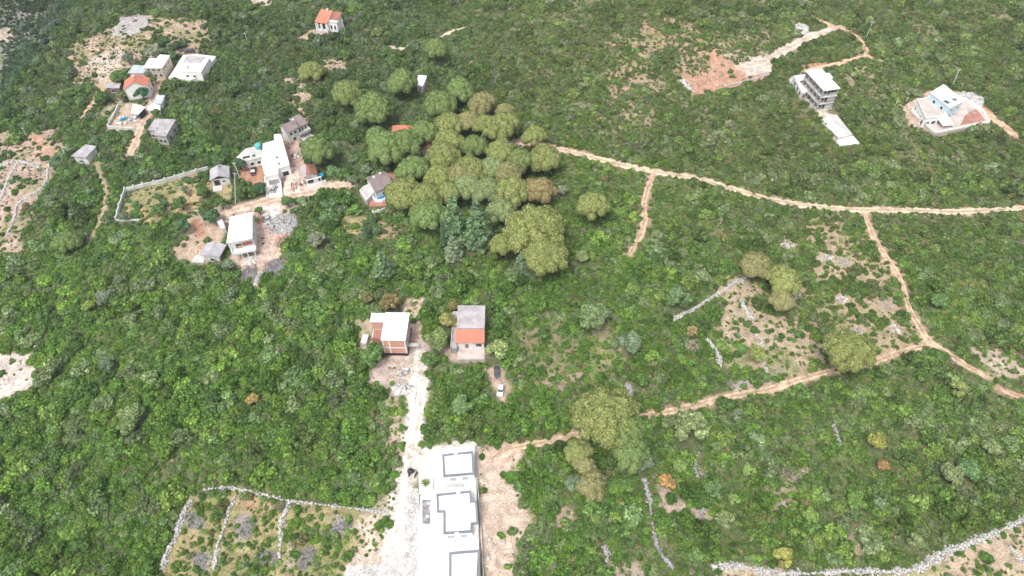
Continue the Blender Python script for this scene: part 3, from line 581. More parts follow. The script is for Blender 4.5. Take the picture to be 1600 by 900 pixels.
B, p = flatbox('concrete_slab', 'small grey concrete slab left of the brick house', 'slab', [(563,535),(572,538),(576,523),(567,522)], 0, 1.6, CONCL); prism('plinth', CONC, B.e, offset(B.P, .2), -1, -.003)
# ------------------------------------------------------------------ house with grey roof and orange lean-to
H = 6.0
B = House('grey_roofed_house', 'house with flat grey roof above an orange tiled lean-to roof', 'house', [(714,513),(756.4,513),(756.8,478.3),(716.7,478.3)], H, rect=True)
W, D = B.W, B.D; B.walls(OFFW); B.flat(GREY, .12, .22); 
for i in range(1, 3): box('roof_joint', CONC, B.e, W*i/3-.05, W*i/3+.05, 0, D, H+.224, H+.24)
l0 = B.loc(711, 536, 3.4); yb = l0[1]
B.lean(TILE, (l0[0], W+.1), (yb, -.15), 3.4, H-.5); box('lower_wall', OFFW, B.e, .05, W-.1, yb+.5, -.003, -2.5, 3.35)
V = [(0.05, yb+.5, 3.35), (.05, -.01, 3.35), (.05, -.01, H-.6), (W-.1, yb+.5, 3.35), (W-.1, -.01, 3.35), (W-.1, -.01, H-.6)]
obj('gable', mesh_py('gable', V, [(0, 2, 1), (3, 4, 5), (0, 3, 5, 2), (1, 2, 5, 4)], OFFW), B.e)
box('roof_edge_beam', TILE3, B.e, .2, W, -.14, -.02, H+.0, H+.1)
FP = [np.array([.05, yb+.5]), np.array([W-.1, yb+.5]), np.array([W-.1, 0]), np.array([.05, 0])]
B.win(0, .78, 1.2, 1.1, 1.1, fm=DKGREY, P=FP); B.win(0, .86, 1.2, .6, 1.1, fm=DKGREY, P=FP); B.win(0, .35, 0.2, 1.0, 2.1, fm=OFFW, gm=WOOD, name='door', P=FP); B.win(1, .5, 3.6, 1.2, 1.2)
t0 = B.loc(704, 545, 2.3); t1 = B.loc(704, 488, 2.3)
box('side_terrace', GREY, B.e, t0[0], -.01, yb-1.0, t1[1], -2.5, 2.0)
boxes('side_parapet', OFFW, B.e, [(t0[0]-.02, t0[0]+.18, yb-1.0, t1[1], 2.002, 2.7), (t0[0]+.19, -.02, t1[1]-.18, t1[1]-.003, 2.002, 2.7)])
for k in range(6): box('step', CONC, B.e, t0[0]+.4, -.15, yb-1.0+.45*k, yb-.55+.45*k, 2.002, 2.05+.12*k)
box('porch_slab', PAVEP, B.e, 0.1, W+.1, yb-3.6, yb+.49, -2.5, .35)
for k in range(5): box('railing_post', DKGREY, B.e, t0[0]+.1+k*.75, t0[0]+.17+k*.75, yb-1.3, yb-1.22, -1, 2.9)
box('front_retaining_wall', CONC, B.e, 0.0, W+.2, yb-3.95, yb-3.61, -2.5, .7)
B.clear(t0[0], W+.3, yb-4.2, 0); B.clear(t0[0]-.3, 0, yb-1, t1[1])
# ------------------------------------------------------------------ bare concrete frame building, three storeys
H = 9.6
B = House('concrete_frame_building', 'unfinished three storey grey concrete frame building with white flat roof', 'building', [(1288.8,141),(1311.7,137.6),(1285.2,108),(1265.5,110)], H, rect=True)
W, D = B.W, B.D
for k in range(4): 
    z = [0, 3.1, 6.3, H][k]; box('roof' if k == 3 else 'floor_slab', WROOF if k == 3 else CONCL, B.e, -.5 if k else -.2, W+.25, -.3, D+.3, z-(.22 if k else 1.5), z)
for k in range(3):
    z0, z1 = ([0, 3.1, 6.3][k])+.003, ([3.1, 6.3, H][k])-.224
    for i in range(6):
        y = i*(D-.3)/5; box('column', CONC, B.e, -.35, -.02, y, y+.33, z0, z1); 
        if k == 2 or i in (0, 5): box('column', CONC, B.e, W-.4, W-.05, y, y+.33, z0, z1)
    box('infill_wall', CONC, B.e, 1.9, 2.1, .4, D-.1, z0, z1)
    box('end_wall', CONC, B.e, W*.45, W-.45, .05, .25, z0, z1 if k < 2 else z0+1.4); box('side_wall', CONC, B.e, W-.2, W-.02, .4, D-.4, z0, z1)
    box('back_wall', CONC, B.e, .2, W-.45, D-.2, D-.02, z0, z1)
    for i in range(5):
        y = (i+.5)*(D-.3)/5; f = boxes('window', OFFW, B.e, [(1.82, 1.895, y-.75, y-.65, z0+.6, z1-.3), (1.82, 1.895, y+.65, y+.75, z0+.6, z1-.3), (1.82, 1.895, y-.64, y+.64, z0+.5, z0+.6)])
        box('pane', DARK, f, 1.86, 1.897, y-.64, y+.64, z0+.61, z1-.3)
    for i in range(5):
        y0 = i*(D-.3)/5+.34; y1 = (i+1)*(D-.3)/5-.01; box('balustrade', CONCL, B.e, -.33, -.2, y0, y1, z0, z0+(.75 if k else .3))
g = B.loc(1299, 121, H+1.5); box('stair_head', OFFW, B.e, W*.55, W+.2, D*.42, D*.66, H+.003, H+1.2)
B2 = House('annex', 'low white block with dark openings behind the concrete frame building', 'building', [(1254,146),(1265,141),(1258,117),(1241,119)], 3.0)
B2.walls(OFFW, z0=-3); B2.flat(WROOF, .1, .2); [B2.win(0, f, .4, 1.4, 1.8, gm=DARK) for f in (.3, .7)]; [B2.win(3, f, .4, 1.6, 1.8, gm=DARK) for f in (.25, .55, .8)]; B2.win(1, .5, .3, 2, 2, gm=DARK)
r = B2.loc(1256, 128, 3.3); box('roof_opening', DARK, B2.e, r[0]-1.4, r[0]+1.4, r[1]-.9, r[1]+1.2, 3.21, 3.3)
B, p = flatbox('foundation_slab', 'long bare concrete foundation slab in front of the frame building', 'slab', [(1309,216),(1332,210),(1305,176),(1286,177)], -1, .5, CONCL)
boxes('slab_upstand', OFFW, B.e, [(.2, .4, .4, B.D-1, .503, .9)]); boxes('slab_patch', WHITE, B.e, [(1.0, B.W-2.2, 1.2, B.D-2, .503, .52)])
B, p = flatbox('foundation_slab', 'small white concrete pad at the end of the long foundation slab', 'slab', [(1312,227),(1343,224),(1333,212),(1308,219)], -1, .35, WHITE)
# ------------------------------------------------------------------ blue house
H = 7.4
T = House('terrace', 'pale paved terrace with white parapet around the blue house', 'terrace', [(1462.5,207.5),(1547,191),(1535,170),(1500,150),(1452,150),(1424,172),(1440,188)], 1.4)
prism('paving', PAVEP, T.e, T.P, -5, .9); ring('parapet', WHITE, T.e, T.P, .3, .9, 1.7)
q = [T.loc(*p, .9) for p in ((1500,196),(1540,188),(1525,170),(1508,180))]; prism('terracotta_floor', PAVET, T.e, q, .902, .94)
B = House('blue_house', 'two storey pale blue house with white flat roof', 'house', [(1484,168.5),(1505.3,158),(1474.3,133.3),(1454.7,145.3)], H)
W, D = B.W, B.D; B.walls(BLUEW); r = B.flat(WROOF, .25, .25)
q = B.loc(1491, 156, H+.3)
for k, dx in enumerate((0, 1.0)): f = box('skylight', OFFW, B.e, q[0]-.8+dx, q[0]+.1+dx, q[1]-1.0, q[1]+1.0, H+.253, H+.4); box('pane', GLASS, f, q[0]-.7+dx, q[0]+dx, q[1]-.9, q[1]+.9, H+.402, H+.43)
q = B.loc(1479, 159.5, H+.3)
f = box('roof_well', BLUEW, B.e, q[0]-1.1, q[0]+1.1, q[1]-1.3, q[1]+1.3, H+.253, H+.36); [box('pane', GLASS, f, q[0]-.95+k, q[0]-.1+k, q[1]-1.1, q[1]+1.1, H+.362, H+.4) for k in (0, 1)]
B.win(0, .3, 4.6, 1.2, 1.4); B.win(0, .72, 4.6, 1.2, 1.4); B.win(0, .35, 1.2, 1.0, 2.1, gm=DARK, name='door'); B.win(3, .3, 4.6, 1.2, 1.3); B.win(3, .7, 4.6, 1.2, 1.3); B.win(0, .75, 1.6, 1.1, 1.2); B.win(1, .4, 4.6, 1, 1.2)
q = B.loc(1466, 142, H+.3); B.chimney(q[0], q[1], H+.253, .8)
H2 = 4.2
B = House('house_wing', 'low white wing with roof terrace and dark openings, left of the blue house', 'house', [(1446,186),(1478,181),(1459,153),(1433,157)], H2)
W, D = B.W, B.D; B.walls(WHITE); B.flat(PAVEP, .1, .2, parapet=(.2, .5, WHITE))
for f, w, m in ((.2, 1.8, DARK), (.5, 1.8, DARK), (.8, 2.0, PBLUE)): B.win(0, f, .6, w, 2.0, gm=m)
for f in (.15, .4, .65, .88): B.win(3, f, .6, 1.4, 2.0, gm=OFFW if f == .4 else DARK)
for k in range(4): box('railing_post', WHITE, B.e, -.12, -.05, D*k/4+.5, D*k/4+.58, H2+.2, H2+1.1)
B = House('awning', 'white fabric awning over the terrace in front of the blue house', 'awning', [(1474,196),(1492,194),(1486,180),(1470,183)], 3.2)
B.lean(WHITE, (0, B.W), (0, B.D), 2.9, 3.5, .06)
for x in (.05, B.W-.15):
    for y in (.05, B.D-.15): box('post', WHITE, B.e, x, x+.1, y, y+.1, -.5, 2.85)
# ------------------------------------------------------------------ village at upper left
B = House('red_roofed_house', 'white house with bright red gable roof, white end wall facing the viewer', 'house', [(193.5,139.5),(230.5,134.5),(233,122),(200,122)], 5.2); B.H = 5.2
B.walls(WHITE); B.gable(TILE, 'y', rise=2.6, over=.35, wallm=WHITE); q = B.D; B.chimney(B.W*.5, q*.6, 7.7, .7); B.win(0, .3, 1.2, 1.1, 1.2); B.win(0, .65, 1.2, 1.1, 1.2); B.win(1, .5, 1.4, 1, 1.2)
B = House('beige_house', 'beige house with stepped pale flat roof behind the red roofed house', 'house', [(225,106),(252.5,106.5),(264.8,87.5),(250.5,86.4),(245,92.5),(234,92)], 5.4); B.walls(BEIGE); B.flat(WROOF, .25, .22)
for f in (.2, .5, .8): B.win(0, f, 1.3, 1.1, 1.3); B.win(0, f, 3.9, 1.1, 1.1)
for f in (.3, .7): B.win(1, f, 3.6, 1.1, 1.2)
B.chimney(2, 2, 5.62, .8)
B = House('outbuilding', 'low outbuilding with blue white roof between the red roofed house and the beige house', 'outbuilding', [(201,114),(225,114.5),(230,104),(210,102.5)], 3.0); B.walls(OFFW); B.flat(SHEETB, .3, .15); B.win(0, .5, 1, 1, 1)
T = terrace('terrace', 'bright white terrace around the white house at upper left', 'terrace', [(263,121.5),(300,124),(318,116),(337,88),(312,85),(286,86)], 1.4, WHITE); 
B = House('white_house', 'white house with grey flat roof panel on the white hillside terrace', 'house', [(283,112),(314,113),(328,90),(290,87.5)], 4.0); B.walls(WHITE); B.flat(WROOF, .1, .2)
q = [B.loc(*p, 4.2) for p in ((285,98),(313,99),(324,88.5),(292,86.5))]; prism('grey_roof_panel', GREY, B.e, q, 4.203, 4.26)
for f in (.25, .6): B.win(0, f, 1.2, 1.3, 1.3)
q = B.loc(293, 105, 4.4); box('roof_vent', CONC, B.e, q[0]-.4, q[0]+.4, q[1]-1, q[1]+1, 4.204, 4.7)
B = House('lean_to_shed', 'grey sheet roofed shed left of the red roofed house', 'shed', [(164,137),(186,138),(188.5,130),(166,131)], 2.6); B.walls(WOOD, inset=.3); B.flat(SHEET, .1, .1); B.win(0, .5, .5, 1.6, 1.6, gm=DARK)
B = House('shed', 'small shed with pale blue grey roof beside the village lane', 'shed', [(241,161),(252,162),(257,149.5),(246,149)], 2.6); B.walls(OFFW, inset=.2); B.flat(SHEETB, .2, .1); B.win(0, .5, .2, .9, 1.9, gm=DARK, name='door')
B = House('shed', 'tiny white pad roofed hut at the bend of the village lane', 'shed', [(228,172),(250,173),(250,164),(238,162)], 1.6); B.walls(WHITE, inset=.2); B.flat(WHITE, .1, .1)
B = House('carport', 'white sheet roofed shelter beside the junk yard', 'carport', [(205,176.5),(216,179),(227,167.5),(208,163)], 2.8)
B.flat(WROOF, .1, .1)
for p in offset(B.P, .3): box('post', WOOD, B.e, p[0]-.07, p[0]+.07, p[1]-.07, p[1]+.07, -1, 2.8)
box('back_wall', DARK, B.e, B.W-.3, B.W-.1, .5, B.D*.8, -1, 2.7)
wall_line('yard_wall', 'thin concrete wall around two sides of the junk yard', 'wall', [(187,166),(178,184),(169,200),(190,203),(212,204)], 1.3, .3, OFFW)
B = House('concrete_house', 'unfinished flat roofed grey concrete house at the foot of the village lane', 'house', [(232.5,203),(244,204),(244,211),(259,212.5),(273.5,188),(243.5,186.5)], 4.2); B.walls(CONC, z0=-3); B.flat(GREY, .3, .25)
for f in (.25, .7): B.win(0, f, 1, .9, 1.1, fm=CONC, gm=DARK); B.win(2, f, 1, 1.1, 1.2, fm=CONC, gm=DARK); B.win(3, f, 1, 1.2, 1.3, fm=CONC, gm=DARK)
for p in offset(B.P, .4): box('starter_column', CONC, B.e, p[0]-.12, p[0]+.12, p[1]-.12, p[1]+.12, 4.46, 5.3)
B = House('barn', 'isolated low barn with grey sheet roof among shrubs on the left slope', 'barn', [(112,244),(134,246),(150,229),(134,226.5)], 3.4, rect=False); B.walls(OFFW, inset=.3); B.flat(SHEET, .2, .12); B.win(0, .5, .8, 1, 1, gm=DARK)
# ------------------------------------------------------------------ hamlet round the white complex
B = House('mauve_roofed_house', 'white gabled house with mauve tiled roof and stepped balconies', 'house', [(448,206.5),(465,198.5),(461.5,187),(443.5,194)], 5.6, rect=True); B.walls(OFFW); B.gable(TILE2, 'x', rise=1.5, over=.35, wallm=OFFW); B.win(0, .3, 3.4, 1, 1.2); B.win(0, .7, 3.4, 1, 1.2); B.win(0, .5, .6, 1.2, 1.5, gm=DARK)
W, D = B.W, B.D
w0 = W+.01; box('wing_wall', OFFW, B.e, w0, w0+4.4, 1.0, D+1, -2, 4.8); boxes('balcony', CONCL, B.e, [(w0, w0+4.6, -1.2, .99, 2.3, 2.5), (w0, w0+4.6, -2.2, .5, -.5, .3)])
boxes('balcony_rail', OFFW, B.e, [(w0, w0+4.6, -1.2, -1.1, 2.503, 3.3), (w0+4.5, w0+4.6, -1.09, .98, 2.503, 3.3)])
for x in (w0+.9, w0+2.2, w0+3.5): f = boxes('window', WHITE, B.e, [(x-.45, x-.38, .93, .998, 2.6, 4.1), (x+.38, x+.45, .93, .998, 2.6, 4.1)]); box('pane', GLASS, f, x-.38, x+.38, .96, .997, 2.6, 4.1)
B.lean(TILE2, (w0-.2, w0+4.7), (.5, D+1.3), 4.75, 6.0); B.chimney(W, D*.5, 6.6, 1.1)
B.clear(W, W+5, -2.5, D)
B = House('white_complex', 'long bright white flat roofed building with walled drive', 'building', [(415.6,276.5),(434.8,272.5),(434.6,264.5),(452.3,258.5),(443.8,229),(438.7,211),(429,212),(429.5,221),(412,226),(409.8,257.5)], 4.4)
B.walls(WHITE, z0=-1); B.flat(WROOF, .1, .25, parapet=(.25, .25, WHITE))
for k, (px, py) in enumerate(((432.8, 246.5), (436.2, 256.5))): q = B.loc(px, py, 4.7); box('roof_vent', DARK, B.e, q[0]-.3, q[0]+.3, q[1]-.3, q[1]+.3, 4.653, 5.2)
q = B.loc(423, 250, 4.7); box('roof_light', OFFW, B.e, q[0]-.5, q[0]+.5, q[1]-1, q[1]+1, 4.653, 4.75)
a_ = B.loc(414.8,276,0); b_ = B.loc(418.2,310,0); c_ = B.loc(441.5,307.5,0); d_ = B.loc(438.3,273,0)
B.win(0, .5, 0.3, 3.6, 2.3, gm=GREY, name='door'); B.win(2, .5, .5, 2.2, 2.0, gm=DARK)
wall_line('drive_wall', 'low white wall left of the white drive', 'wall', [(414.5,279),(416,295),(418,311)], 1.1, .25, WHITE); wall_line('drive_wall', 'low white wall right of the white drive', 'wall', [(438.6,275),(440,291),(441.5,308)], 1.1, .25, WHITE)
B = House('annex', 'pale low annex with sloping outline left of the white complex', 'building', [(384,252),(411,246),(409,229),(397,230),(384,233),(370,246)], 3.2); B.walls(OFFW); B.flat(CONCL, .1, .2)
[B.win(0, f, .8, 1.2, 1.3) for f in (.3, .7)]; q = B.loc(385, 246, 3.4); f = box('skylight', WHITE, B.e, q[0]-1.6, q[0]+1.6, q[1]-.9, q[1]+.9, 3.403, 3.5); box('pane', GLASS, f, q[0]-1.4, q[0]+1.4, q[1]-.7, q[1]+.7, 3.502, 3.53)
q = B.loc(396.5, 243.5, 3.4); box('roof_vent', DARK, B.e, q[0]-.5, q[0]+.5, q[1]-.4, q[1]+.4, 3.403, 3.7)
prism('white_band', WHITE, B.e, offset(B.P, -.05), 0.0, .5)
w = atz(403.3, 229, 3.6); t = thing('water_tank', 'round turquoise water tank standing on the annex roof', 'water tank', (w[0], w[1], B.z0+3.4)); cyl('tank_body', TEAL, t, 1.25, 0.02, 1.5, dome=.5); cyl('lid', TEAL, t, .35, 1.95, 2.08); cyl('rib', TEAL, t, 1.3, .7, .8)
w = atz(409, 231, 3.6); t = thing('water_tank', 'small dark water tank beside the turquoise one', 'water tank', (w[0], w[1], B.z0+3.4)); cyl('tank_body', CARD, t, .6, 0.02, 1.1, dome=.2); cyl('lid', BLACK, t, .2, 1.29, 1.36)
B = House('small_house', 'small house with half grey half red roof and open porch beside the paved yard', 'house', [(476,276.5),(495,272),(484.5,259),(470.5,265.5)], 3.6, rect=True); B.walls(OFFW, z0=-1, inset=.0)
B.gable(TILE3, 'y', rise=.9, over=.3, wallm=OFFW); W, D = B.W, B.D
B.lean(SHEET, (-.5, W*.42), (-.5, D+.4), 3.95, 4.35, .1)
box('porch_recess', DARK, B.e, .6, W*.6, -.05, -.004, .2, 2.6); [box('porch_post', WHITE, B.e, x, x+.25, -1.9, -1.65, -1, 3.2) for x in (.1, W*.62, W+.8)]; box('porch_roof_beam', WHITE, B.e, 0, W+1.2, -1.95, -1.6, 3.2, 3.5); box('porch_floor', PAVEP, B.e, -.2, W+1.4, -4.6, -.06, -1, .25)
box('blue_tarpaulin', PBLUE, B.e, W+.1, W+2.2, .4, 2.4, 1.6, 1.8)
B.clear(-.5, W+2, -5, 0)
wall_line('low_wall', 'short white wall in front of the half grey half red roofed house', 'wall', [(481,293),(494,290),(510,284)], .9, .3, WHITE)
B = House('grey_shed', 'grey double pitched shed with dark open gable at the end of the fence', 'shed', [(329,281.5),(357,277),(358.5,261),(328,265)], 3.0, rect=True); B.walls(OFFW, z0=-1); B.gable(SHEET, 'y', rise=1.4, over=.3, wallm=DARK); W, D = B.W, B.D
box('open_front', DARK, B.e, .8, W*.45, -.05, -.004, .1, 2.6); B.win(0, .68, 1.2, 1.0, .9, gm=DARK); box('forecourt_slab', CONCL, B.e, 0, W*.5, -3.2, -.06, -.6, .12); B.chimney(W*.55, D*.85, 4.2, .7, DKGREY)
B.clear(0, W*.6, -3.5, 0)
wall_line('fence_wall', 'pale block wall with posts round two sides of the dry walled field', 'wall', [(183,345),(188,325),(197,299),(225,292),(260,284),(290,275),(326,265)], 1.5, .3, OFFW, posts=1)
wall_line('fence_wall', 'short pale wall closing the lower left corner of the dry field', 'wall', [(181,345),(200,346),(219,345)], .8, .3, OFFW)
B = House('shed', 'mauve grey hipped shed at the bottom of the bare yard', 'shed', [(313,399),(343,402),(344,382),(325,382)], 2.7); B.walls(OFFW, inset=.5); B.gable(SHEET, 'y', rise=.8, over=.1, wallm=OFFW); [B.win(0, f, .5, 1.4, 1.3, gm=DARK) for f in (.55,)]
B, p = flatbox('slab', 'pinkish concrete pad left of the mauve grey shed', 'slab', [(298,410),(318,410),(322,399),(306,398)], -1, .3, CONCL)
# white house on the building site
H = 6.2
B = House('site_house', 'white roofed unfinished house with covered terrace beside the construction waste', 'house', [(355,380),(393.5,372.5),(393.5,333),(361,340)], H, rect=False); B.P = B.P; W, D = B.W, B.D
B.walls(OFFW, z0=-1, z1=H); r = B.flat(WROOF, .2, .2)
q = [B.loc(*p, H+.2) for p in ((364,346),(391,343),(393,333.5),(366,339))]; prism('roof_slab', CONCL, B.e, q, H+.203, H+.32)
q = B.loc(371, 377, H*.7); box('loggia_opening', DARK, B.e, W*.28, W*.52, -.06, -.004, H*.5, H*.8); box('loggia_back', mat('yellow_insulation', (.6, .42, .18), var=.1), B.e, W*.33, W*.52, -.08, -.061, H*.52, H*.66)
box('loggia_opening', TILE3, B.e, W*.55, W*.97, -.06, -.004, H*.6, H*.86)
box('balcony', WHITE, B.e, .6, W+.3, -2.6, -.09, H*.44, H*.47); boxes('balcony_wall', WHITE, B.e, [(.6, W+.3, -2.6, -2.45, H*.47+.003, H*.47+1.0), (.6, .75, -2.44, -.1, H*.47+.003, H*.47+1.0)])
for f in (.1, .35, .6, .9): box('column', OFFW, B.e, .6+W*f*.95, .9+W*f*.95, -2.5, -2.2, -1, H*.44-.002)
for f in (.3, .6): box('ground_opening', DARK, B.e, W*f, W*f+2.0, -.06, -.004, .1, 2.3)
B.clear(0, W+1, -5, 0)
B.win(1, .3, 3.6, 1.2, 1.4, gm=DARK); B.win(1, .7, 3.6, 1.2, 1.4, gm=DARK)
B = House('outbuilding', 'narrow pale hut left of the white roofed unfinished house', 'outbuilding', [(346,358),(352,356),(347,343),(339,346)], 2.2); B.walls(OFFW); B.flat(CONCL, .1, .12)
# ------------------------------------------------------------------ house with small pool beside the grove
B = House('tiled_house', 'house with faded mauve tiled roof beside a small round edged pool', 'house', [(586.5,298.5),(613,289),(596,270),(566,281)], 4.6, rect=True); W, D = B.W, B.D
B.walls(OFFW); B.gable(TILE2, 'x', rise=1.5, over=.45, wallm=OFFW, off=.5); B.win(0, .82, 1.8, 1.3, 1.2); B.win(0, .45, 1.8, 1.0, 1.2); B.win(1, .4, 1.8, 1, 1.2); B.win(1, .7, 1.8, 1, 1.2)
B.chimney(W*.72, D*.78, 5.3, .9); B.chimney(W*.3, D*.7, 5.3, .7)
B = House('terrace', 'raised pale terrace with parapet beside the mauve roofed pool house', 'terrace', [(573,313),(584,301),(580,287),(568,292),(562,298)], 2.6); prism('paving', CONCL, B.e, B.P, -1.5, 2.2); ring('parapet', WHITE, B.e, B.P, .25, 2.202, 2.9)
B = House('patio', 'terracotta patio below the pale terrace', 'patio', [(577,323),(604,321),(602,309),(576,312)], .5); prism('paving', PAVET, B.e, B.P, -1.5, .5)
c = gp(594.5, 311); t = thing('swimming_pool', 'small blue swimming pool with white rim on the terracotta patio', 'swimming pool', (c[0], c[1], c[2]+.5))
A = [np.array([2.7*math.cos(i*math.pi/8), 2.5*math.sin(i*math.pi/8)]) for i in range(16)]
ring('rim', WHITE, t, A, .5, .003, 1.1); prism('water', POOLW, t, offset(A, .502), .003, .85)
boxes('pool_cover', CONCL, t, [(-1.6, -.9, -1.6, 1.3, .853, .95)]); 
EXCL.append(([np.array(c[:2])+a_*1.1 for a_ in A], .5))
wall_line('garden_fence', 'thin white garden fence below the patio', 'fence', [(583,333),(592,331),(602,327)], .9, .12, WHITE, posts=1, up=.2)
# houses under the pines
B = House('red_roofed_house', 'house with orange hip roof half hidden by the pine grove', 'house', [(613,207),(642,207),(641,196),(616,198)], 4.2, rect=True, margin=0); B.walls(OFFW)
W, D = B.W, B.D; V = [(-.4, -.4, 4.22), (W+.4, -.4, 4.22), (W+.4, D+.4, 4.22), (-.4, D+.4, 4.22), (W*.35, D*.5, 6.2), (W*.7, D*.5, 6.2)]
obj('roof', mesh_py('roof', V, [(0, 1, 5, 4), (1, 2, 5), (2, 3, 4, 5), (3, 0, 4), (3, 2, 1, 0)], TILE), B.e); B.win(0, .3, 1.2, 1, 1.2); B.win(0, .7, 1.2, 1, 1.2)
B = House('long_house', 'long low house with red roof and grey porch glimpsed under the pines', 'house', [(628,240),(672,229),(686,209),(640,222)], 3.8, rect=True, margin=0); B.walls(OFFW); B.gable(TILE3, 'x', rise=1.2, over=.4, wallm=OFFW); W, D = B.W, B.D
B.lean(SHEET, (W*.1, W*.6), (-2.6, -.5), 2.9, 3.6, .1); [B.win(0, f, .6, 1.2, 1.5, gm=DARK) for f in (.15, .4, .65, .88)]
[box('porch_post', WHITE, B.e, W*f, W*f+.15, -2.5, -2.35, -1, 2.9) for f in (.12, .35, .58)]
B = House('shed', 'tiny white shed standing beside a lone pine above the grove', 'shed', [(651,133),(660,135),(666.5,119),(654,118)], 3.0); B.walls(OFFW); B.flat(WROOF, .15, .15); B.win(0, .6, 1.0, .8, .8, gm=DARK)
# house at the top
B = House('red_roofed_house', 'small house with red roof, arched veranda and white gable near the top edge', 'house', [(494,34),(511.5,36.5),(514,22.5),(498,21)], 4.6, rect=True); W, D = B.W, B.D
B.walls(WHITE, z0=-3); B.lean(TILE, (-.4, W+.1), (-.6, D*.95), 4.62, 7.0, .2)
V = [(0, 0, 4.6), (0, D*.94, 4.6), (0, D*.94, 6.9), (W, 0, 4.6), (W, D*.94, 4.6), (W, D*.94, 6.9)]; obj('gable', mesh_py('gable', V, [(0, 2, 1), (3, 4, 5), (0, 3, 5, 2), (1, 2, 5, 4)], WHITE), B.e)
box('wing_wall', WHITE, B.e, W+.003, W+4.2, 1.0, D*.9, -3, 4.8); B.lean(TILE3, (W+.11, W+4.4), (D*.4, D*1.0), 4.9, 6.6, .2); box('wing_roof', CONCL, B.e, W+.11, W+4.4, .8, D*.39, 4.81, 5.0)
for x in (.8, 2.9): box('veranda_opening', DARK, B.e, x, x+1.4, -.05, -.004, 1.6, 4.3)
for x in (0, 2.4, W-.5): box('veranda_post', WHITE, B.e, x, x+.45, -1.3, -.9, -3, 4.4)
box('veranda_floor', CONCL, B.e, -.2, W+.2, -1.5, -.06, -3, 1.4)
for x in (1.2, 3.0): f = boxes('window', WHITE, B.e, [(W+x-.5, W+x-.4, .9, .998, 1.4, 3.4), (W+x+.4, W+x+.5, .9, .998, 1.4, 3.4)]); box('pane', GLASS, f, W+x-.4, W+x+.4, .95, .997, 1.4, 3.4)
B.clear(0, W+4.5, -2.5, D)
B.chimney(W*.55, D*.9, 6.5, 1.2)
# ------------------------------------------------------------------ rocks, dry stone walls, heaps
def ico(sub):
    import bmesh
    bm = bmesh.new(); bmesh.ops.create_icosphere(bm, subdivisions=sub, radius=1); V = np.array([v.co[:] for v in bm.verts]); F = np.array([[v.index for v in f.verts] for f in bm.faces]); bm.free(); return V, F
ICO1, ICO1F = ico(1); ICO2, ICO2F = ico(2); ICO3, ICO3F = ico(3)
CUBE = np.array([[x, y, z] for x in (-1, 1) for y in (-1, 1) for z in (-1, 1)], float)
CUBEF = np.array([[0,1,3],[0,3,2],[4,6,7],[4,7,5],[0,4,5],[0,5,1],[2,3,7],[2,7,6],[0,2,6],[0,6,4],[1,5,7],[1,7,3]])
def rocks(P, R, flat=.6, V0=CUBE, F0=CUBEF, jit=.35):
    """P (n,3) centres, R (n,) radii -> joined vertices and faces"""
    n = len(P); k = len(V0); V = V0[None]*(1+jit*RNG.uniform(-1, 1, (n, k, 3)))*R[:, None, None]*RNG.uniform(.7, 1.25, (n, 1, 3))
    a_ = RNG.uniform(0, 6.28, n); c, s_ = np.cos(a_), np.sin(a_); b_ = RNG.uniform(-.6, .6, n); cb, sb = np.cos(b_), np.sin(b_)
    x = V[..., 0]*cb[:, None]+V[..., 2]*sb[:, None]; z = -V[..., 0]*sb[:, None]+V[..., 2]*cb[:, None]; y = V[..., 1]
    W_ = np.stack([x*c[:, None]-y*s_[:, None], x*s_[:, None]+y*c[:, None], z*flat], -1)+P[:, None]
    return W_.reshape(-1, 3), (F0[None]+np.arange(n)[:, None, None]*k).reshape(-1, 3)
STONE = mat('limestone_rubble', (.70, .68, .65), var=.14, scale=3, fine=.15); STONEG = mat('grey_limestone', (.50, .49, .48), var=.15, scale=3, fine=.15)
STONET = mat('tan_broken_rock', (.56, .45, .37), var=.2, scale=3, fine=.15); BRUSH = mat('cut_grey_brushwood', (.36, .34, .335), var=.25, scale=4, fine=.2)
def stone_wall(label, px, w=1.1, h=.6, m=None, group='dry stone walls', dens=17, name='dry_stone_wall', r=.19):
    L = smooth_line(G(*px), 1.0); o = L[0]; z0 = float(terr(*o)); P = []; R = []
    for i in range(len(L)-1):
        d = np.linalg.norm(L[i+1]-L[i]); t = (L[i+1]-L[i])/max(d, 1e-6); nn = np.array([-t[1], t[0]]); wv = w*.8*(.5+.9*noise(L[i, 0], L[i, 1], 5, 3)); nb = float(noise(L[i, 0], L[i, 1], 3.5, 303)); wv *= 1 if nb > .34 else .3; k = max(1, int(dens*d*wv+.5))
        for _ in range(k):
            f = np.clip(random.gauss(0, .33), -.8, .8); p = L[i]+t*random.random()*d+nn*f*wv
            hh = h*max(.1, 1-1.3*abs(f))*random.random(); P.append((*p, float(terr(*p))+hh)); R.append(random.uniform(.5, 1.15)*r*(1.5 if random.random() < .1 else 1))
    V, F = rocks(np.array(P)-np.array([*o, z0]), np.array(R)); e_ = obj(name, mesh_np(name, V, F, m or STONE), None, (*o, z0))
    EXCL.append(([*(L+0)], -99)); WALLL.append((L, w*.75)); return tag(e_, label, 'stone wall', group)
stone_wall('dry stone wall curving along the upper left side of the stony terrace', [(1166,434),(1140,447),(1112,466),(1086,482),(1052,499)], 1.3)
stone_wall('short tilted heap of wall stones inside the stony terrace below the curved wall', [(1158,468),(1166,486),(1176,500)], 1.3)
stone_wall('crumbling stone wall running down beside the small orange pine', [(1104,530),(1118,548),(1128,575)], 1.4)
stone_wall('short stone wall remnant beside the round green tree on the terrace', [(1182,522),(1190,535),(1190,560),(1199,582)], 1.2)
stone_wall('long grey stone wall running down from below the large pine cluster', [(1006,748),(1014,775),(1018,810),(1024,845),(1036,870),(1052,888)], 1.2, m=STONEG)
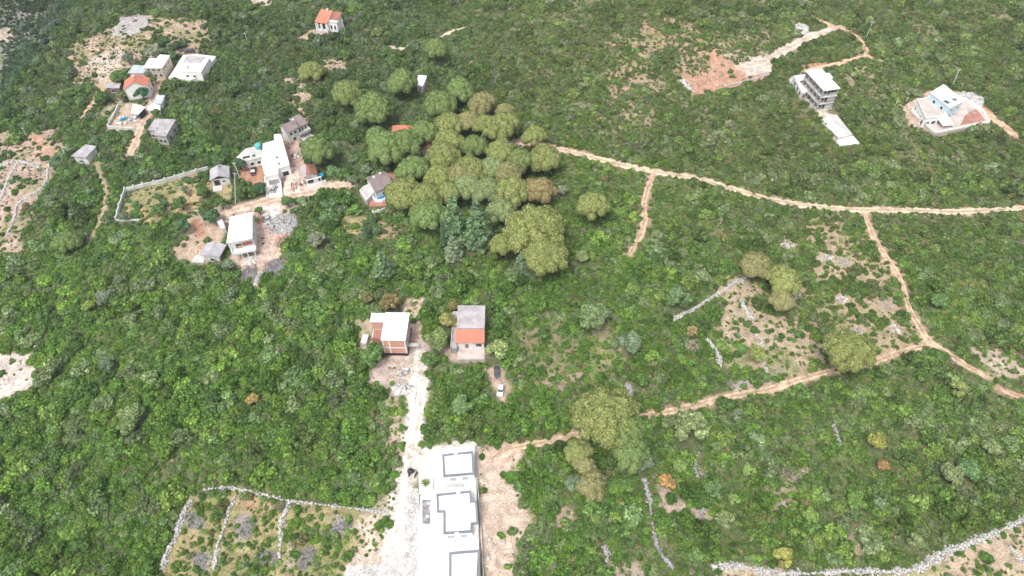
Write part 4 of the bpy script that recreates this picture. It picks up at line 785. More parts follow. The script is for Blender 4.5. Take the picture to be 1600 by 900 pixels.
stone_wall('grey stone wall piece right of the small orange tree', [(1092,707),(1086,725),(1090,745)], 1.0, m=STONEG)
stone_wall('short grey stone wall piece below the orange tree clearing', [(1098,795),(1094,812)], .9, m=STONEG)
stone_wall('white stone wall along the left edge of the abandoned terraces', [(300,780),(284,808),(276,835),(262,862),(253,890)], 1.2)
stone_wall('white stone wall crossing the abandoned terraces, left of the middle one', [(368,775),(357,800),(350,826),(342,850),(334,890)], 1.1)
stone_wall('white stone wall along the upper edge of the abandoned terraces', [(318,765),(362,763),(400,770),(448,782),(495,788),(540,793),(606,802)], .9)
stone_wall('white stone wall down the middle of the abandoned terraces', [(452,782),(446,800),(438,820),(440,845),(436,872)], 1.1)
stone_wall('broad white stone wall sweeping along the bare field at the lower right corner', [(1112,886),(1150,884),(1200,894),(1250,897),(1330,893),(1400,893),(1440,886),(1470,866),(1510,850),(1560,830),(1600,811),(1660,790)], 2.0, h=.9)
stone_wall('thin white stone wall inside the bare field at the far lower right', [(1576,852),(1592,872),(1606,890)], .9)
stone_wall('small curved stone heap right of the central scrub below the path', [(1302,664),(1308,680),(1312,696)], .9, m=STONEG)
stone_wall('short white rock outcrop just above the large pine cluster', [(979,600),(986,612),(978,624)], 1.6, m=STONEG)
stone_wall('small pale rock outcrop in the scrub near the lower edge', [(943,852),(950,868),(948,878)], 1.3, m=STONEG)
stone_wall('rough stone bank along the stepped plots at the far left', [(30,252),(14,280),(2,310),(-20,340)], 1.5, m=STONE)
stone_wall('scattered white stones down the right side of the far left plots', [(78,255),(72,285),(58,300),(30,318),(22,345),(10,370)], 1.3)
stone_wall('white rock edge along the top of the far left plots', [(0,258),(28,252),(50,258),(62,262)], 1.2)
stone_wall('line of white boulders along the lower left edge of the red clearing', [(1066,124),(1072,135),(1084,145)], 1.6, r=.4)
stone_wall('white stone edge of the gravel track at the upper right', [(1180,113),(1200,117),(1150,131),(1120,134)], .9)
stone_wall('white boulder spill below the brown mulch at the building site', [(410,426),(402,436),(400,447)], 1.5)
def heap(name, label, cat, px, rad, h, m, n, r=.35, shape=None, group=None):
    c = gp(*px); P = []; R = []
    if m is BRUSH: n = int(n*2.4); r *= .5; h *= .45; bl = [(random.uniform(-.6, .6)*rad[0], random.uniform(-.6, .6)*rad[1], random.uniform(.3, .65)) for _ in range(5)]+[(0, 0, .6)]
    for _ in range(n):
        a_ = random.random()*6.283; f = math.sqrt(random.random()); f *= 1+.5*(float(noise(c[0]+math.cos(a_)*3, c[1]+math.sin(a_)*3, 2.2, 5))-.5)+(abs(random.gauss(0, .12)) if m is BRUSH else .05); x, y = math.cos(a_)*f*rad[0], math.sin(a_)*f*rad[1]
        if m is BRUSH: q = bl[_ % 6]; x, y = q[0]+math.cos(a_)*f*rad[0]*q[2], q[1]+math.sin(a_)*f*rad[1]*q[2]
        P.append((x, y, float(terr(c[0]+x, c[1]+y))-c[2]+h*(1-f)*random.uniform(.6, 1))); R.append(r*random.uniform(.5, 1.3))
    V, F = rocks(np.array(P), np.array(R)); o = obj(name, mesh_np(name, V, F, m), None, c); tag(o, label, cat, group)
    if m is BRUSH: return o
    EXCL.append(([np.array([c[0]+rad[0]*math.cos(k*math.pi/4), c[1]+rad[1]*math.sin(k*math.pi/4)]) for k in range(8)], .1)); return o
heap('rubble_heap', 'heap of grey broken concrete on the building site', 'rubble', (444,350), (5.2, 5.0), 1.5, STONEG, 420, .36)
heap('rubble_heap', 'small white rubble heap before the white roofed unfinished house', 'rubble', (391,407), (2.2, 2.0), .7, STONE, 90, .3)
heap('rubble_heap', 'heap of pale rubble and bags behind the blue house', 'rubble', (1513,156), (6.0, 5.0), 1.3, STONE, 330, .42)
heap('rubble_heap', 'white rubble dumped on the verge left of the gravel track', 'rubble', (629,608), (3.2, 2.0), .8, STONE, 130, .34)
heap('rubble_heap', 'white rocks beside the bend of the upper right track', 'rubble', (1253,44), (3.0, 4.5), .9, STONE, 120, .4)
heap('rubble_heap', 'stone heap left of the concrete frame building, by its annex', 'rubble', (1243,128), (2.4, 4.0), .8, STONE, 90, .35)
for k, (px, wh) in enumerate([((1241,460), 'just right of the three pines'), ((1316,468), 'in the middle of the stony terrace'), ((1318,410), 'on the upper middle of the stony terrace'), ((1398,514), 'near the road fork'), ((1338,518), 'above the lone roadside pine'), ((1230,383), 'near the upper left of the stony terrace'), ((1386,478), 'beside the narrow link road'), ((1290,402), 'above the three pines'), ((1228,378), 'left of the others on the stony terrace')][:8]):
    heap('rock_outcrop', 'white limestone rocks '+wh, 'rocks', px, (random.uniform(1.6, 2.8), random.uniform(1.2, 2.4)), .3, STONE if k % 2 else STONEG, 34, .24, group='rocks on the stony terrace')
heap('brush_pile', 'dark purplish pile of cut brushwood at the lower edge of the building site', 'brush pile', (433,415), (6.0, 4.2), .9, BRUSH, 500, .3)
heap('brush_pile', 'dark brush pile under the white roofed unfinished house', 'brush pile', (386,428), (5.0, 4.0), .8, BRUSH, 380, .3)
heap('brush_pile', 'long grey brushwood bank on the slope near the top', 'brush pile', (575,81), (9.0, 6.0), 1.0, BRUSH, 420, .4)
for (px, lb) in (((302,812), 'grey brushwood patch near the top left corner of the abandoned terraces'), ((386,825), 'grey brushwood patch between the two middle terrace walls'), ((312,876), 'grey brushwood patch at the foot of the left terrace'), ((531,828), 'grey brushwood patch on the right terrace'), ((478,874), 'flat grey brushwood patch at the foot of the right terrace'), ((414,872), 'small grey brushwood patch left of the middle wall foot')):
    heap('brush_pile', lb, 'brush pile', px, (random.uniform(2.6,3.6), random.uniform(2.4,3.2)), .35, BRUSH, 260, .22, group='grey brushwood patches on the terraces')
# beams and timber on the site
def timber(label, px, n, ln, m, rz, cat='timber pile'):
    c = gp(*px); t = thing('timber_pile', label, cat, c, rz)
    for k in range(n):
        l_ = ln*random.uniform(.7, 1); x = random.uniform(-.5, .5); y = (k-n/2)*.45
        o = box('beam', m, t, -l_/2, l_/2, -.09, .09, 0, .16); o.location = (x, y, .05+.17*(k % 2)); o.rotation_euler = (0, 0, random.uniform(-.12, .12))
timber('red brown stack of beams at the right edge of the building site', (444,375), 9, 5.0, WOODR, 2.2)
timber('loose boards lying in the middle of the building site', (436,384), 5, 4.0, WOOD, 2.5)
timber('row of grey formwork boards along the back of the building site', (403,343), 12, 4.5, WOOD, 1.5)
timber('pale planks along the wall of the white complex yard', (459,292), 6, 6.0, WOODR, 1.75)
timber('brown boards scattered by the mauve roofed house', (456,222), 5, 4.0, WOODR, 1.3)
timber('scrap boards in the junk yard', (212,172), 5, 3.5, WOOD, .5)
def junk(label, px, cols, n, rad):
    c = gp(*px); t = thing('junk_pile', label, 'junk pile', c)
    for k in range(n):
        a_ = random.random()*6.28; f = random.random()*rad; w, d, h = random.uniform(.4, 1.3), random.uniform(.4, 1.0), random.uniform(.3, 1.0)
        V, F = rocks(np.array([[0, 0, h/2]]), np.array([.5]), 1, jit=.25); V = V*np.array([w, d, h*1.4]); o = obj('scrap', mesh_np('scrap', V, F, cols[k % len(cols)]), t, (math.cos(a_)*f, math.sin(a_)*f, 0))
    EXCL.append(([np.array([c[0]+rad*math.cos(k*math.pi/4), c[1]+rad*math.sin(k*math.pi/4)]) for k in range(8)], .1))
junk('bright blue tarpaulin heap with white sacks in the junk yard', (195,186), [PBLUE, PBLUE, WHITE, PBLUE], 10, 1.6)
junk('pale blue and white scrap right of the blue heap in the junk yard', (209,187), [SHEETB, WHITE, PBLUE, GREY], 10, 2.2)
junk('white scrap sheets at the lower edge of the junk yard', (190,194), [WHITE, OFFW], 5, 1.8)
junk('purple covered equipment on the forecourt of the blue house', (1516.5,178.5), [mat('purple_cover', (.22, .16, .28)), GREY], 6, 1.3)
junk('building material and sacks piled on the verge under the brick house', (630,581), [CONC, GREY, OFFW], 7, 1.7)
junk('mixed pallets and sacks in the yard right of the white complex', (462,244), [WOODR, OFFW, CONC], 8, 2.2)
junk('pale sacks beside the half grey half red roofed house', (473,290), [OFFW, WOODR], 6, 1.5)
# ------------------------------------------------------------------ utility poles
def pole(label, base, top, lean=0, arm=True, r=.16):
    b_ = gp(*base); d = rayd(*top); t = b_[1]/d[1]; H_ = HC+d[2]*t-b_[2]; dx = d[0]*t-b_[0]
    H_ = max(2.0, H_); e_ = thing('utility_pole', label, 'utility pole', b_, 0)
    e_.rotation_euler = (0, math.atan2(dx, H_), 0)
    cyl('pole_shaft', POLEM, e_, r, -.5, H_, r1=r*.7, n=8)
    if arm: boxes('crossarm', POLEM, e_, [(-.7, .7, -.06, .06, H_-.5, H_-.36)]); [cyl('insulator', OFFW, e_, .06, H_-.358, H_-.15, loc=(x, 0), n=6) for x in (-.6, 0.22, .6)]
pole('utility pole at the bend of the dirt path at upper right', (1352,62), (1364,33))
pole('utility pole behind the blue house', (1487,137), (1499,108), r=.2)
pole('utility pole beside the white gabled house near the top edge', (541,55), (534,31), r=.2)
pole('utility pole above the white hillside terrace at upper left', (389,71), (382,51))
pole('leaning pole at the left end of the red drive by the annex', (376,280), (365,254), r=.2)
pole('tallest white pole, standing by the road below the annex', (368,320), (366.5,268), r=.18)
pole('utility pole at the top of the bare yard', (320,353), (307,328), r=.2)
pole('short white post left of the blue house, farthest out', (1399,166), (1403,155), arm=False, r=.22); pole('short white post left of the blue house, next to the wing', (1414,161), (1419,152), arm=False, r=.22)
pole('pole beside the red bare patch at the far left', (43,214), (34,199)); pole('pole leaning by the end of the footpath at left', (139,375), (132,364)); pole('pole at the left edge above the white gravel patch', (9,520), (1,512))
pole('white post on the road verge below the pool house lane', (484,317), (480,304), arm=False, r=.15); pole('pole beside the bare field at the top of the village', (290,72), (285,56), arm=False)
# ------------------------------------------------------------------ cars
def car(label, px, rz, m, ln=4.3, group=None, lift=.0, cat='car'):
    c = gp(*px); t = thing('parked_car', label, cat, (c[0], c[1], c[2]+.1+lift), rz, group); w = .88; L2 = ln/2
    prof = [(-L2, .35), (-L2+.05, .75), (-L2+.5, .88), (-L2*.1-.9+.9*0, .92), (L2-.5, .92), (L2-.08, .85), (L2, .4), (L2-.1, .25), (-L2+.1, .25)]   # front at -x
    n = len(prof); V = []; 
    for sgn in (-1, 1): V += [(x, sgn*w*(.93 if z > .8 or abs(x) > L2-.12 else 1), z) for x, z in prof]
    F = [tuple(range(n)), tuple(range(2*n-1, n-1, -1))]+[(i, i+n, (i+1) % n+n, (i+1) % n) for i in range(n)]
    body = mesh_py('body', V, F, m); obj('body', body, t)
    cx0, cx1 = -L2*.42, L2*.86; rx0, rx1 = -L2*.08, L2*.6; z0, z1 = .9, 1.42
    V = [(cx0,-w*.9,z0),(cx1,-w*.9,z0),(cx1,w*.9,z0),(cx0,w*.9,z0),(rx0,-w*.72,z1),(rx1,-w*.72,z1),(rx1,w*.72,z1),(rx0,w*.72,z1)]
    cab = obj('cabin_glass', mesh_py('cabin_glass', V, boxvf(0,1,0,1,0,1)[1], GLASS), t)
    V = [(rx0-.02,-w*.74,z1),(rx1+.04,-w*.74,z1),(rx1+.04,w*.74,z1),(rx0-.02,w*.74,z1),(rx0+.1,-w*.66,z1+.06),(rx1-.1,-w*.66,z1+.06),(rx1-.1,w*.66,z1+.06),(rx0+.1,w*.66,z1+.06)]
    obj('roof_panel', mesh_py('roof_panel', V, boxvf(0,1,0,1,0,1)[1], m), t)
    for x in (-L2+.8, L2-.85):
        for y in (-w+.02, w-.22):
            k = 12; V = [(x+.32*math.cos(6.283*i/k), y+s_*.2, .22+.32*math.sin(6.283*i/k)) for s_ in (0, 1) for i in range(k)]
            wh = obj('wheel', mesh_py('wheel', V, [tuple(range(k)), tuple(range(2*k-1, k-1, -1))]+[(i, i+k, (i+1) % k+k, (i+1) % k) for i in range(k)], RUB), t)
            ry = y-.005 if y < 0 else y+.205; V = [(x+.19*math.cos(6.283*i/k), ry+s_*.01-.005, .22+.19*math.sin(6.283*i/k)) for s_ in (0, 1) for i in range(k)]
            obj('rim', mesh_py('rim', V, [tuple(range(k)), tuple(range(2*k-1, k-1, -1))]+[(i, i+k, (i+1) % k+k, (i+1) % k) for i in range(k)], CHROME), wh)
    for y in (-w*.7, w*.7): box('headlight', LAMPW, t, -L2-.02, -L2+.12, y-.17, y+.17, .58, .74); box('taillight', LAMPR, t, L2-.12, L2+.01, y-.13, y+.13, .6, .8)
    for y in (-w-.12, w): box('mirror', m, t, cx0+.15, cx0+.3, y, y+.12, .95, 1.08)
    EXCL.append(([np.array(c[:2])+np.array(q) for q in ((-2.2,-2.2),(2.2,-2.2),(2.2,2.2),(-2.2,2.2))], .2)); return t
R90 = math.pi/2
car('black car parked on the red drive left of the white complex', (396.5,269.5), R90+.15, CARB)
car('silver car with dark windows parked on the white walled drive', (429,297), -R90-.1, CARS, lift=.12)
car('dark blue grey car parked behind the white terrace at upper left', (297,82), .15, CARD, 4.5)
car('dark car parked at the top of the clearing right of the grey roofed house', (776.5,583.5), R90+.05, CARD, 3.9)
car('white car parked below the dark one in the clearing right of the grey roofed house', (782,612), R90-.12, CARW, 3.9)
car('pale pickup parked on the building site gravel', (419,345), R90+.3, CARS, 4.6)
car('black car in the opening behind the concrete frame building', (1252,133), R90+.5, CARB, 4.2)
# small things on the white gravel: site mixer and motorcycle
c = gp(641.5,739); t = thing('concrete_mixer', 'dark concrete mixer standing at the end of the gravel track', 'machinery', c, .4)
cyl('drum', CARB, t, .55, .7, 1.5, n=12, r1=.7, dome=.3); boxes('frame', CARD, t, [(-.7, .7, -.5, -.4, .3, .42), (-.7, .7, .4, .5, .3, .42), (-.75, -.6, -.5, .5, .3, 1.1), (.6, .75, -.5, .5, .3, 1.1)]); box('motor', CARD, t, .76, 1.2, -.3, .3, .5, 1.0)
for y in (-.62, .52): cyl('wheel', RUB, t, .3, 0, .12, loc=(-.5, y), n=12)
c = gp(650,743); t = thing('motorcycle', 'small dark motorcycle parked beside the concrete mixer', 'motorcycle', c, 1.2)
for x in (-.65, .65):
    k = 14; V = [(x+.31*math.cos(6.283*i/k), s_*.12-.06, .31+.31*math.sin(6.283*i/k)) for s_ in (0, 1) for i in range(k)]
    obj('wheel', mesh_py('wheel', V, [tuple(range(k)), tuple(range(2*k-1, k-1, -1))]+[(i, i+k, (i+1) % k+k, (i+1) % k) for i in range(k)], RUB), t)
boxes('engine', CARD, t, [(-.3, .3, -.14, .14, .3, .65)]); boxes('seat', CARB, t, [(0, .75, -.13, .13, .7, .84)]); boxes('fuel_tank', CARB, t, [(-.4, -.01, -.15, .15, .68, .95)]); boxes('handlebar', CARB, t, [(-.55, -.48, -.36, .36, .98, 1.04)]); boxes('fork', CHROME, t, [(-.66, -.58, -.1, .1, .3, .97)])
# spiky agave on the white gravel
c = gp(665,756); t = thing('agave', 'large spiky green agave in the white gravel left of the villas', 'plant', c)
LEAFA = mat('agave_leaf', (.13, .2, .06), rough=.6, var=.15, col2=(.2, .26, .09)); cyl('stem', BARK, t, .25, 0, .5, n=8)
for k in range(30):
    a_ = k*2.399; el = .15+1.0*(k/30); l_ = 1.9-.5*(k/30); w_ = .11; u = np.array([math.cos(a_)*math.cos(el), math.sin(a_)*math.cos(el), math.sin(el)]); s_ = np.array([-math.sin(a_), math.cos(a_), 0])
    b0 = np.array([0, 0, .35]); mid = b0+u*l_*.55+np.array([0, 0, .08]); tip = b0+u*l_-np.array([0, 0, .15]); dn = np.array([0, 0, -.05])
    V = [b0-s_*w_*.7, b0+s_*w_*.7, mid+s_*w_, mid-s_*w_, tip, b0+dn, mid+dn*1.6]
    obj('leaf', mesh_py('leaf', V, [(0, 1, 2, 3), (3, 2, 4), (0, 3, 6, 5), (1, 5, 6, 2), (3, 4, 6), (2, 6, 4), (0, 5, 1)], LEAFA), t)
# ------------------------------------------------------------------ foliage meshes
def leafquads(P, Nn, sz, spread=.7):
    n = len(P); d = Nn+RNG.normal(0, spread, (n, 3)); d /= np.linalg.norm(d, axis=1)[:, None]+1e-9
    r = RNG.normal(0, 1, (n, 3)); a_ = np.cross(d, r); a_ /= np.linalg.norm(a_, axis=1)[:, None]+1e-9; b_ = np.cross(d, a_)
    s_ = (sz*RNG.uniform(.6, 1.4, n))[:, None]
    V = np.stack([P-a_*s_-b_*s_*.25, P+b_*s_*.8-a_*s_*.1, P+a_*s_+b_*s_*.2, P-b_*s_*.75+a_*s_*.15], 1).reshape(-1, 3)
    return V, np.arange(4*n).reshape(n, 4)
def lobes_mesh(name, L, R, nleaf, lsz, m, flat=1.0, bump=.18, under=-1.0, sub=1, vary=.3, lobe_f=.86, spread=.7, core=.8, var=.42):
    """lumpy solid lobes plus many leaf clumps standing off them; 'leafvar' holds each clump's own tint"""
    L = np.array(L, float); R = np.array(R, float); V0, F0 = (ICO1, ICO1F) if sub == 1 else (ICO2, ICO2F)
    n = len(L); V = V0[None]*(1+bump*RNG.uniform(-1, 1, (n, len(V0), 1)))*R[:, None, None]*lobe_f*np.array([1, 1, flat])+L[:, None]
    F = (F0[None]+np.arange(n)[:, None, None]*len(V0)).reshape(-1, 3); V = V.reshape(-1, 3)
    w = R**2; k = RNG.choice(n, nleaf*2, p=w/w.sum()); d = RNG.normal(0, 1, (nleaf*2, 3)); d /= np.linalg.norm(d, axis=1)[:, None]; d[:, 2] = np.where(d[:, 2] < under, -d[:, 2], d[:, 2])
    P = L[k]+d*R[k][:, None]*np.array([1, 1, flat])*RNG.uniform(.86, 1.06, (nleaf*2, 1))
    dd = np.min(np.where(np.arange(n)[None] == k[:, None], 9, np.linalg.norm((P[:, None]-L[None])/np.array([1, 1, flat]), axis=2)/R[None]), axis=1)
    P, d = P[dd > .85][:nleaf], d[dd > .85][:nleaf]; k = k[dd > .85][:nleaf]
    Vq, Fq = leafquads(P, d, lsz, spread); Ft = Vq.shape[0]
    # quads as two triangles so that everything is one array
    T = np.concatenate([Fq[:, [0, 1, 2]], Fq[:, [0, 2, 3]]])+len(V)
    me = mesh_np(name, np.concatenate([V, Vq]), np.concatenate([F, T]), m)
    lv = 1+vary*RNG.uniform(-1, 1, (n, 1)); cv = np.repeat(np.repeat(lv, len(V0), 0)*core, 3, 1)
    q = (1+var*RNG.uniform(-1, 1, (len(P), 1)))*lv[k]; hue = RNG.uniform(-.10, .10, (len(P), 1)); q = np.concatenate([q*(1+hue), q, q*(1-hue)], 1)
    C = np.concatenate([cv, np.repeat(q, 4, 0)]); C = np.concatenate([C, np.ones((len(C), 1))], 1).astype(np.float32)
    at = me.color_attributes.new('leafvar', 'FLOAT_COLOR', 'POINT'); at.data.foreach_set('color', C.ravel()); return me
def shrub_proto(i):
    k = random.randint(8, 13); L = []; R = []
    for j in range(k):
        a_ = random.random()*6.283; f = random.random()**.6*.62; z = random.uniform(.25, .62)*(1.15-f); L.append((math.cos(a_)*f, math.sin(a_)*f, z)); R.append(random.uniform(.20, .44))
    return lobes_mesh('shrub_crown', L, R, 300, .085, LEAFI, .9, .25, -.3, vary=.3, core=.72, var=.54)
PROT = bpy.data.collections.new('shrub_prototypes')
for i in range(9):
    o = bpy.data.objects.new('shrub_prototype', shrub_proto(i)); PROT.objects.link(o)
# ------------------------------------------------------------------ trees
def pine_crown(i):
    L = [(0, 0, .22)]; R = [.42]; nl = random.randint(22, 27)
    ax = random.uniform(.85, 1.1)
    for j in range(nl):
        a_ = j*2.399+random.uniform(-.3, .3); f = math.sqrt((j+.6)/nl)*.74; L.append((math.cos(a_)*f*ax, math.sin(a_)*f/ax, .42*(1-(f/.8)**2)-.05+random.uniform(-.03, .03))); R.append(random.uniform(.25, .34))
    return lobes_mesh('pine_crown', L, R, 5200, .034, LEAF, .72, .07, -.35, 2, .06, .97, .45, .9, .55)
def big_pine_crown(i):
    L = []; R = []
    for j in range(46):
        a_ = j*2.399+random.uniform(-.3, .3); f = math.sqrt((j+.6)/46)*.82; L.append((math.cos(a_)*f, math.sin(a_)*f, .36*(1-(f/.9)**2)+random.uniform(-.03, .03))); R.append(random.uniform(.19, .26))
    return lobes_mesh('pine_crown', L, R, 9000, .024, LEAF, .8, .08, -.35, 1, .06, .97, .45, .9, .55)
def round_crown(i, n=30, nl=2000, sz=.06):
    L = []; R = []
    for j in range(n):
        d = RNG.normal(0, 1, 3); d /= np.linalg.norm(d); d[2] = abs(d[2])*.9-.15; f = random.uniform(.45, .78); L.append(tuple(d*f)); R.append(random.uniform(.18, .32))
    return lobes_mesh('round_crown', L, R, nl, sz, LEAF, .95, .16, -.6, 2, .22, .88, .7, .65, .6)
def cone_crown(i, hh=3.4):        # radius 1, height hh, drooping boughs in tiers
    L = []; R = []; z = .25
    while z < hh-.15:
        f = (1-(z/hh)**1.15); r = .88*f+.02; k = max(3, int(9*f)+2)
        for j in range(k):
            a_ = 6.283*j/k+random.random(); rr = r*random.uniform(.55, .95); L.append((math.cos(a_)*rr, math.sin(a_)*rr, z+random.uniform(-.1, .1))); R.append(random.uniform(.16, .26)*(.55+.5*f))
        L.append((0, 0, z)); R.append(max(.1, r*.75)); z += .26
    return lobes_mesh('cone_crown', L, R, 5200, .05, LEAF, .8, .12, -.7, 1, .2, .86, .6, .7, .6)
PINES = [pine_crown(i) for i in range(6)]; BIGS = [big_pine_crown(i) for i in range(3)]; ROUNDS = [round_crown(i) for i in range(5)]; CONES = [cone_crown(i) for i in range(3)]; COLS_ = [cone_crown(9, 6.0)]
def limb(p, q, r0, r1, n=6):
    p, q = np.array(p, float), np.array(q, float); d = (q-p)/np.linalg.norm(q-p); a_ = np.cross(d, [0.3, .9, .1]); a_ /= np.linalg.norm(a_); b_ = np.cross(d, a_)
    return [tuple(c_+r*(a_*math.cos(6.283*i/n)+b_*math.sin(6.283*i/n))) for c_, r in ((p, r0), (q, r1)) for i in range(n)], [(i, (i+1) % n, (i+1) % n+n, i+n) for i in range(n)]
def trunk_mesh(h, r, limbs, spread):
    V = []; F = []
    def add(vf):
        n = len(V); V.extend(vf[0]); F.extend(tuple(i+n for i in f) for f in vf[1])
    a_ = np.array([random.uniform(-.3, .3), random.uniform(-.3, .3), h*.5]); add(limb((0, 0, -.8), a_, r*1.2, r)); top = np.array([0, 0, h*.72]); add(limb(a_, top, r, r*.75))
    for k in range(limbs):
        t_ = 6.283*k/limbs+random.random()*.6; add(limb(top if k % 2 else a_*1.2, (math.cos(t_)*spread, math.sin(t_)*spread, h*random.uniform(.9, 1.02)), r*.5, r*.16, 5))
    add(limb(top, (0, 0, h*1.05), r*.7, r*.2)); return mesh_py('trunk', V, F, BARK)
TR = {}
PINE_G = (.118, .165, .056); PINE_Y = (.164, .184, .064); PINE_O = (.178, .172, .078); PINE_D = (.125, .160, .055); ORANGE = (.27, .17, .07); RUST = (.20, .165, .075); PALEG = (.155, .195, .085); LIMEG = (.15, .215, .06); CEDAR = (.115, .175, .085); CYP = (.085, .14, .07); MIDG = (.08, .13, .04); BLUEG = (.12, .165, .095)
TREES = []
def tree(kind, px, py, wpx, label, tint, hf=None, zs=1.0, group=None):
    """crown centre and width in the photo"""
    sc0 = FPX/(HC/math.sin(max(.3, TH+math.atan((py-450)/FPX)))*math.cos(math.atan((py-450)/FPX))); rad = wpx/sc0/2
    H_ = hf or {'pine': 8.5, 'big': 10, 'round': .7*rad+.9, 'cone': 0, 'col': 0}[kind]
    names = {'pine': 'pine_tree', 'big': 'pine_tree', 'round': 'broadleaf_tree', 'cone': 'conifer_tree', 'col': 'cypress_tree'}
    P = above(px, py, H_ if kind in ('pine', 'big', 'round') else (hf or rad*3.4)*.45)
    if kind in ('pine', 'big'): rad *= 1.14 if 570 < px < 870 and 180 < py < 350 else 1.05
    t = thing(names[kind], label, 'tree', P, random.uniform(0, 6.28), group)
    me = random.choice({'pine': PINES, 'big': BIGS, 'round': ROUNDS, 'cone': CONES, 'col': COLS_}[kind]); c = obj('crown', me, t)
    if kind in ('pine', 'big'): c.location = (0, 0, H_-.25*rad); c.scale = (rad/.98, rad/.98, rad*1.0*zs)
    elif kind == 'round': c.location = (0, 0, H_); c.scale = (rad, rad, rad*.9*zs)
    else: h_ = hf or rad*3.4; c.scale = (rad, rad, h_/(3.4 if kind == 'cone' else 6.0)); c.location = (0, 0, .4)
    c.rotation_euler = (0, 0, random.uniform(0, 6.28)) if kind != 'pine' else (random.uniform(-.06, .06), random.uniform(-.06, .06), random.uniform(0, 6.28))
    v = random.uniform(.94, 1.08)*1.82; c.color = (tint[0]*v, tint[1]*v, tint[2]*v, 1)
    key = (kind, round(H_), round(rad/1.5)); 
    if key not in TR: TR[key] = trunk_mesh(H_ if kind in ('pine', 'big', 'round') else (hf or rad*3)*.8, .09+.05*rad, {'pine': 7, 'big': 10, 'round': 5}.get(kind, 3), rad*(.6 if kind in ('pine', 'big') else .3))
    obj('trunk', TR[key], t); TREES.append((P[0], P[1], rad, kind)); return t
GRV = 'pines of the central grove'
for a_ in [
 ('pine',681,75,36,'lone dark green pine highest up above the grove',PINE_G), ('pine',627,126,46,'round green pine left of the tiny white shed',PINE_G), ('pine',542,143,48,'dull dark pine farthest left of the row above the grove',PINE_D),
 ('pine',583,168,60,'broad bright green pine above the orange hip roof',PINE_G), ('pine',495,232,48,'round green pine right of the mauve roofed house',PINE_G), ('pine',486,110,38,'yellowish low pine beside the tan bare patch',PINE_Y),
 ('pine',719,139,42,'pine at the upper tip of the diagonal row above the grove',PINE_G), ('pine',688,161,50,'pine below the tip of the diagonal row above the grove',PINE_G), ('pine',753,161,42,'brownish round pine standing apart at the top right of the grove',PINE_O),
 ('pine',789,173,30,'small pine peeping over the right end of the grove top row',PINE_O), ('pine',786,196,46,'pine at the right end of the grove top row, over a dark gap',PINE_Y), ('pine',759,194,36,'pine second from the right in the grove top row',PINE_Y), ('pine',732,188,34,'brown green pine with bare trunk in the grove top row',PINE_O),
 ('pine',702,194,42,'pine above the red roof in the grove top row',PINE_Y), ('pine',662,206,42,'pine right of the orange hip roof',PINE_G), ('pine',588,212,34,'green pine at the left shoulder of the grove',PINE_G),
 ('pine',602,229,52,'flat broad pine at the far left of the grove',PINE_G), ('pine',632,221,44,'pine touching the orange hip roof from below',PINE_G), ('pine',702,221,42,'pine right of the long red roof',PINE_Y), ('pine',692,242,50,'broad pine below the long red roof',PINE_Y),
 ('pine',835,211,34,'small bright pine apart from the grove on its right',PINE_Y), ('pine',850,245,46,'round bright pine standing right of the grove at the dirt road',PINE_Y),
 ('pine',645,263,46,'pine right above the pool house lane',PINE_G), ('pine',686,276,42,'pine in the left middle of the grove',PINE_Y), ('pine',735,264,48,'pine in the centre of the grove',PINE_Y), ('pine',720,272,38,'second pine in the centre of the grove, slightly lower',PINE_O),
 ('pine',632,300,54,'yellow green pine overhanging the small blue pool',PINE_Y), ('pine',664,306,50,'pine right of the one overhanging the pool',PINE_Y), ('pine',671,334,52,'broad pine at the lower left end of the grove',PINE_G), ('pine',700,300,36,'pine above the tall conifers of the grove',PINE_Y),
 ('pine',741,228,40,'dull green pine below the dark gap of the top row',PINE_D), ('pine',783,237,44,'pine in the upper right of the grove',PINE_Y), ('pine',812,249,40,'greyish pine at the right edge of the grove',PINE_D), ('pine',768,262,38,'paler pine right of the grove centre',PALEG),
 ('pine',795,268,40,'pinkish olive pine in the right part of the grove',PINE_O), ('pine',762,295,42,'pale olive pine above the dark gap in the grove',PALEG), ('pine',800,298,52,'large olive pine in the lower right part of the grove',PINE_Y), ('pine',783,328,42,'grey green pine right of the tall conifers',PALEG), ('pine',843,295,44,'brown olive pine reaching out right of the grove',RUST),
 ('pine',730,290,40,'pale green pine over the tall conifers',PALEG),
 ('pine',927,320,50,'lone yellow green pine in the scrub right of the grove',PINE_Y), ('pine',783,380,36,'small round pine left of the giant pine below the grove',PINE_Y), ('big',835,357,92,'giant pine with broad crown below the grove',PINE_Y), ('big',852,398,66,'large pine crown bulging in front of the giant pine below the grove',PINE_Y),
 ('pine',1183,413,48,'left and upper pine of the three on the stony terrace edge',PINE_O), ('pine',1224,438,54,'broadest of the three pines on the stony terrace edge',PINE_Y), ('pine',1222,468,36,'lowest of the three pines on the stony terrace edge',PINE_O),
 ('big',1327,547,72,'large lone pine overhanging the dirt road on the stony terrace',PINE_Y), ('big',948,650,98,'largest crown of the pine cluster on the dirt road',PINE_Y), ('pine',985,706,58,'lower right crown of the pine cluster on the dirt road',PINE_G), ('big',978,670,56,'right shoulder crown of the pine cluster on the dirt road',PINE_G),
 ('pine',903,705,44,'left crown of the pine cluster on the dirt road',PINE_Y), ('pine',914,727,34,'small rusty pine between the left and the lowest crowns of the cluster',PINE_O), ('pine',925,757,48,'lowest crown of the pine cluster on the dirt road',PINE_O),
 ('pine',105,376,42,'yellowish flat pine beside the footpath at left',PINE_G)]:
    tree(*a_[:6], hf=(4.5 if a_[1] in (486,105) else (7.0 if a_[0] == 'pine' and a_[1] > 860 and a_[2] > 380 else None)), zs=1.6)
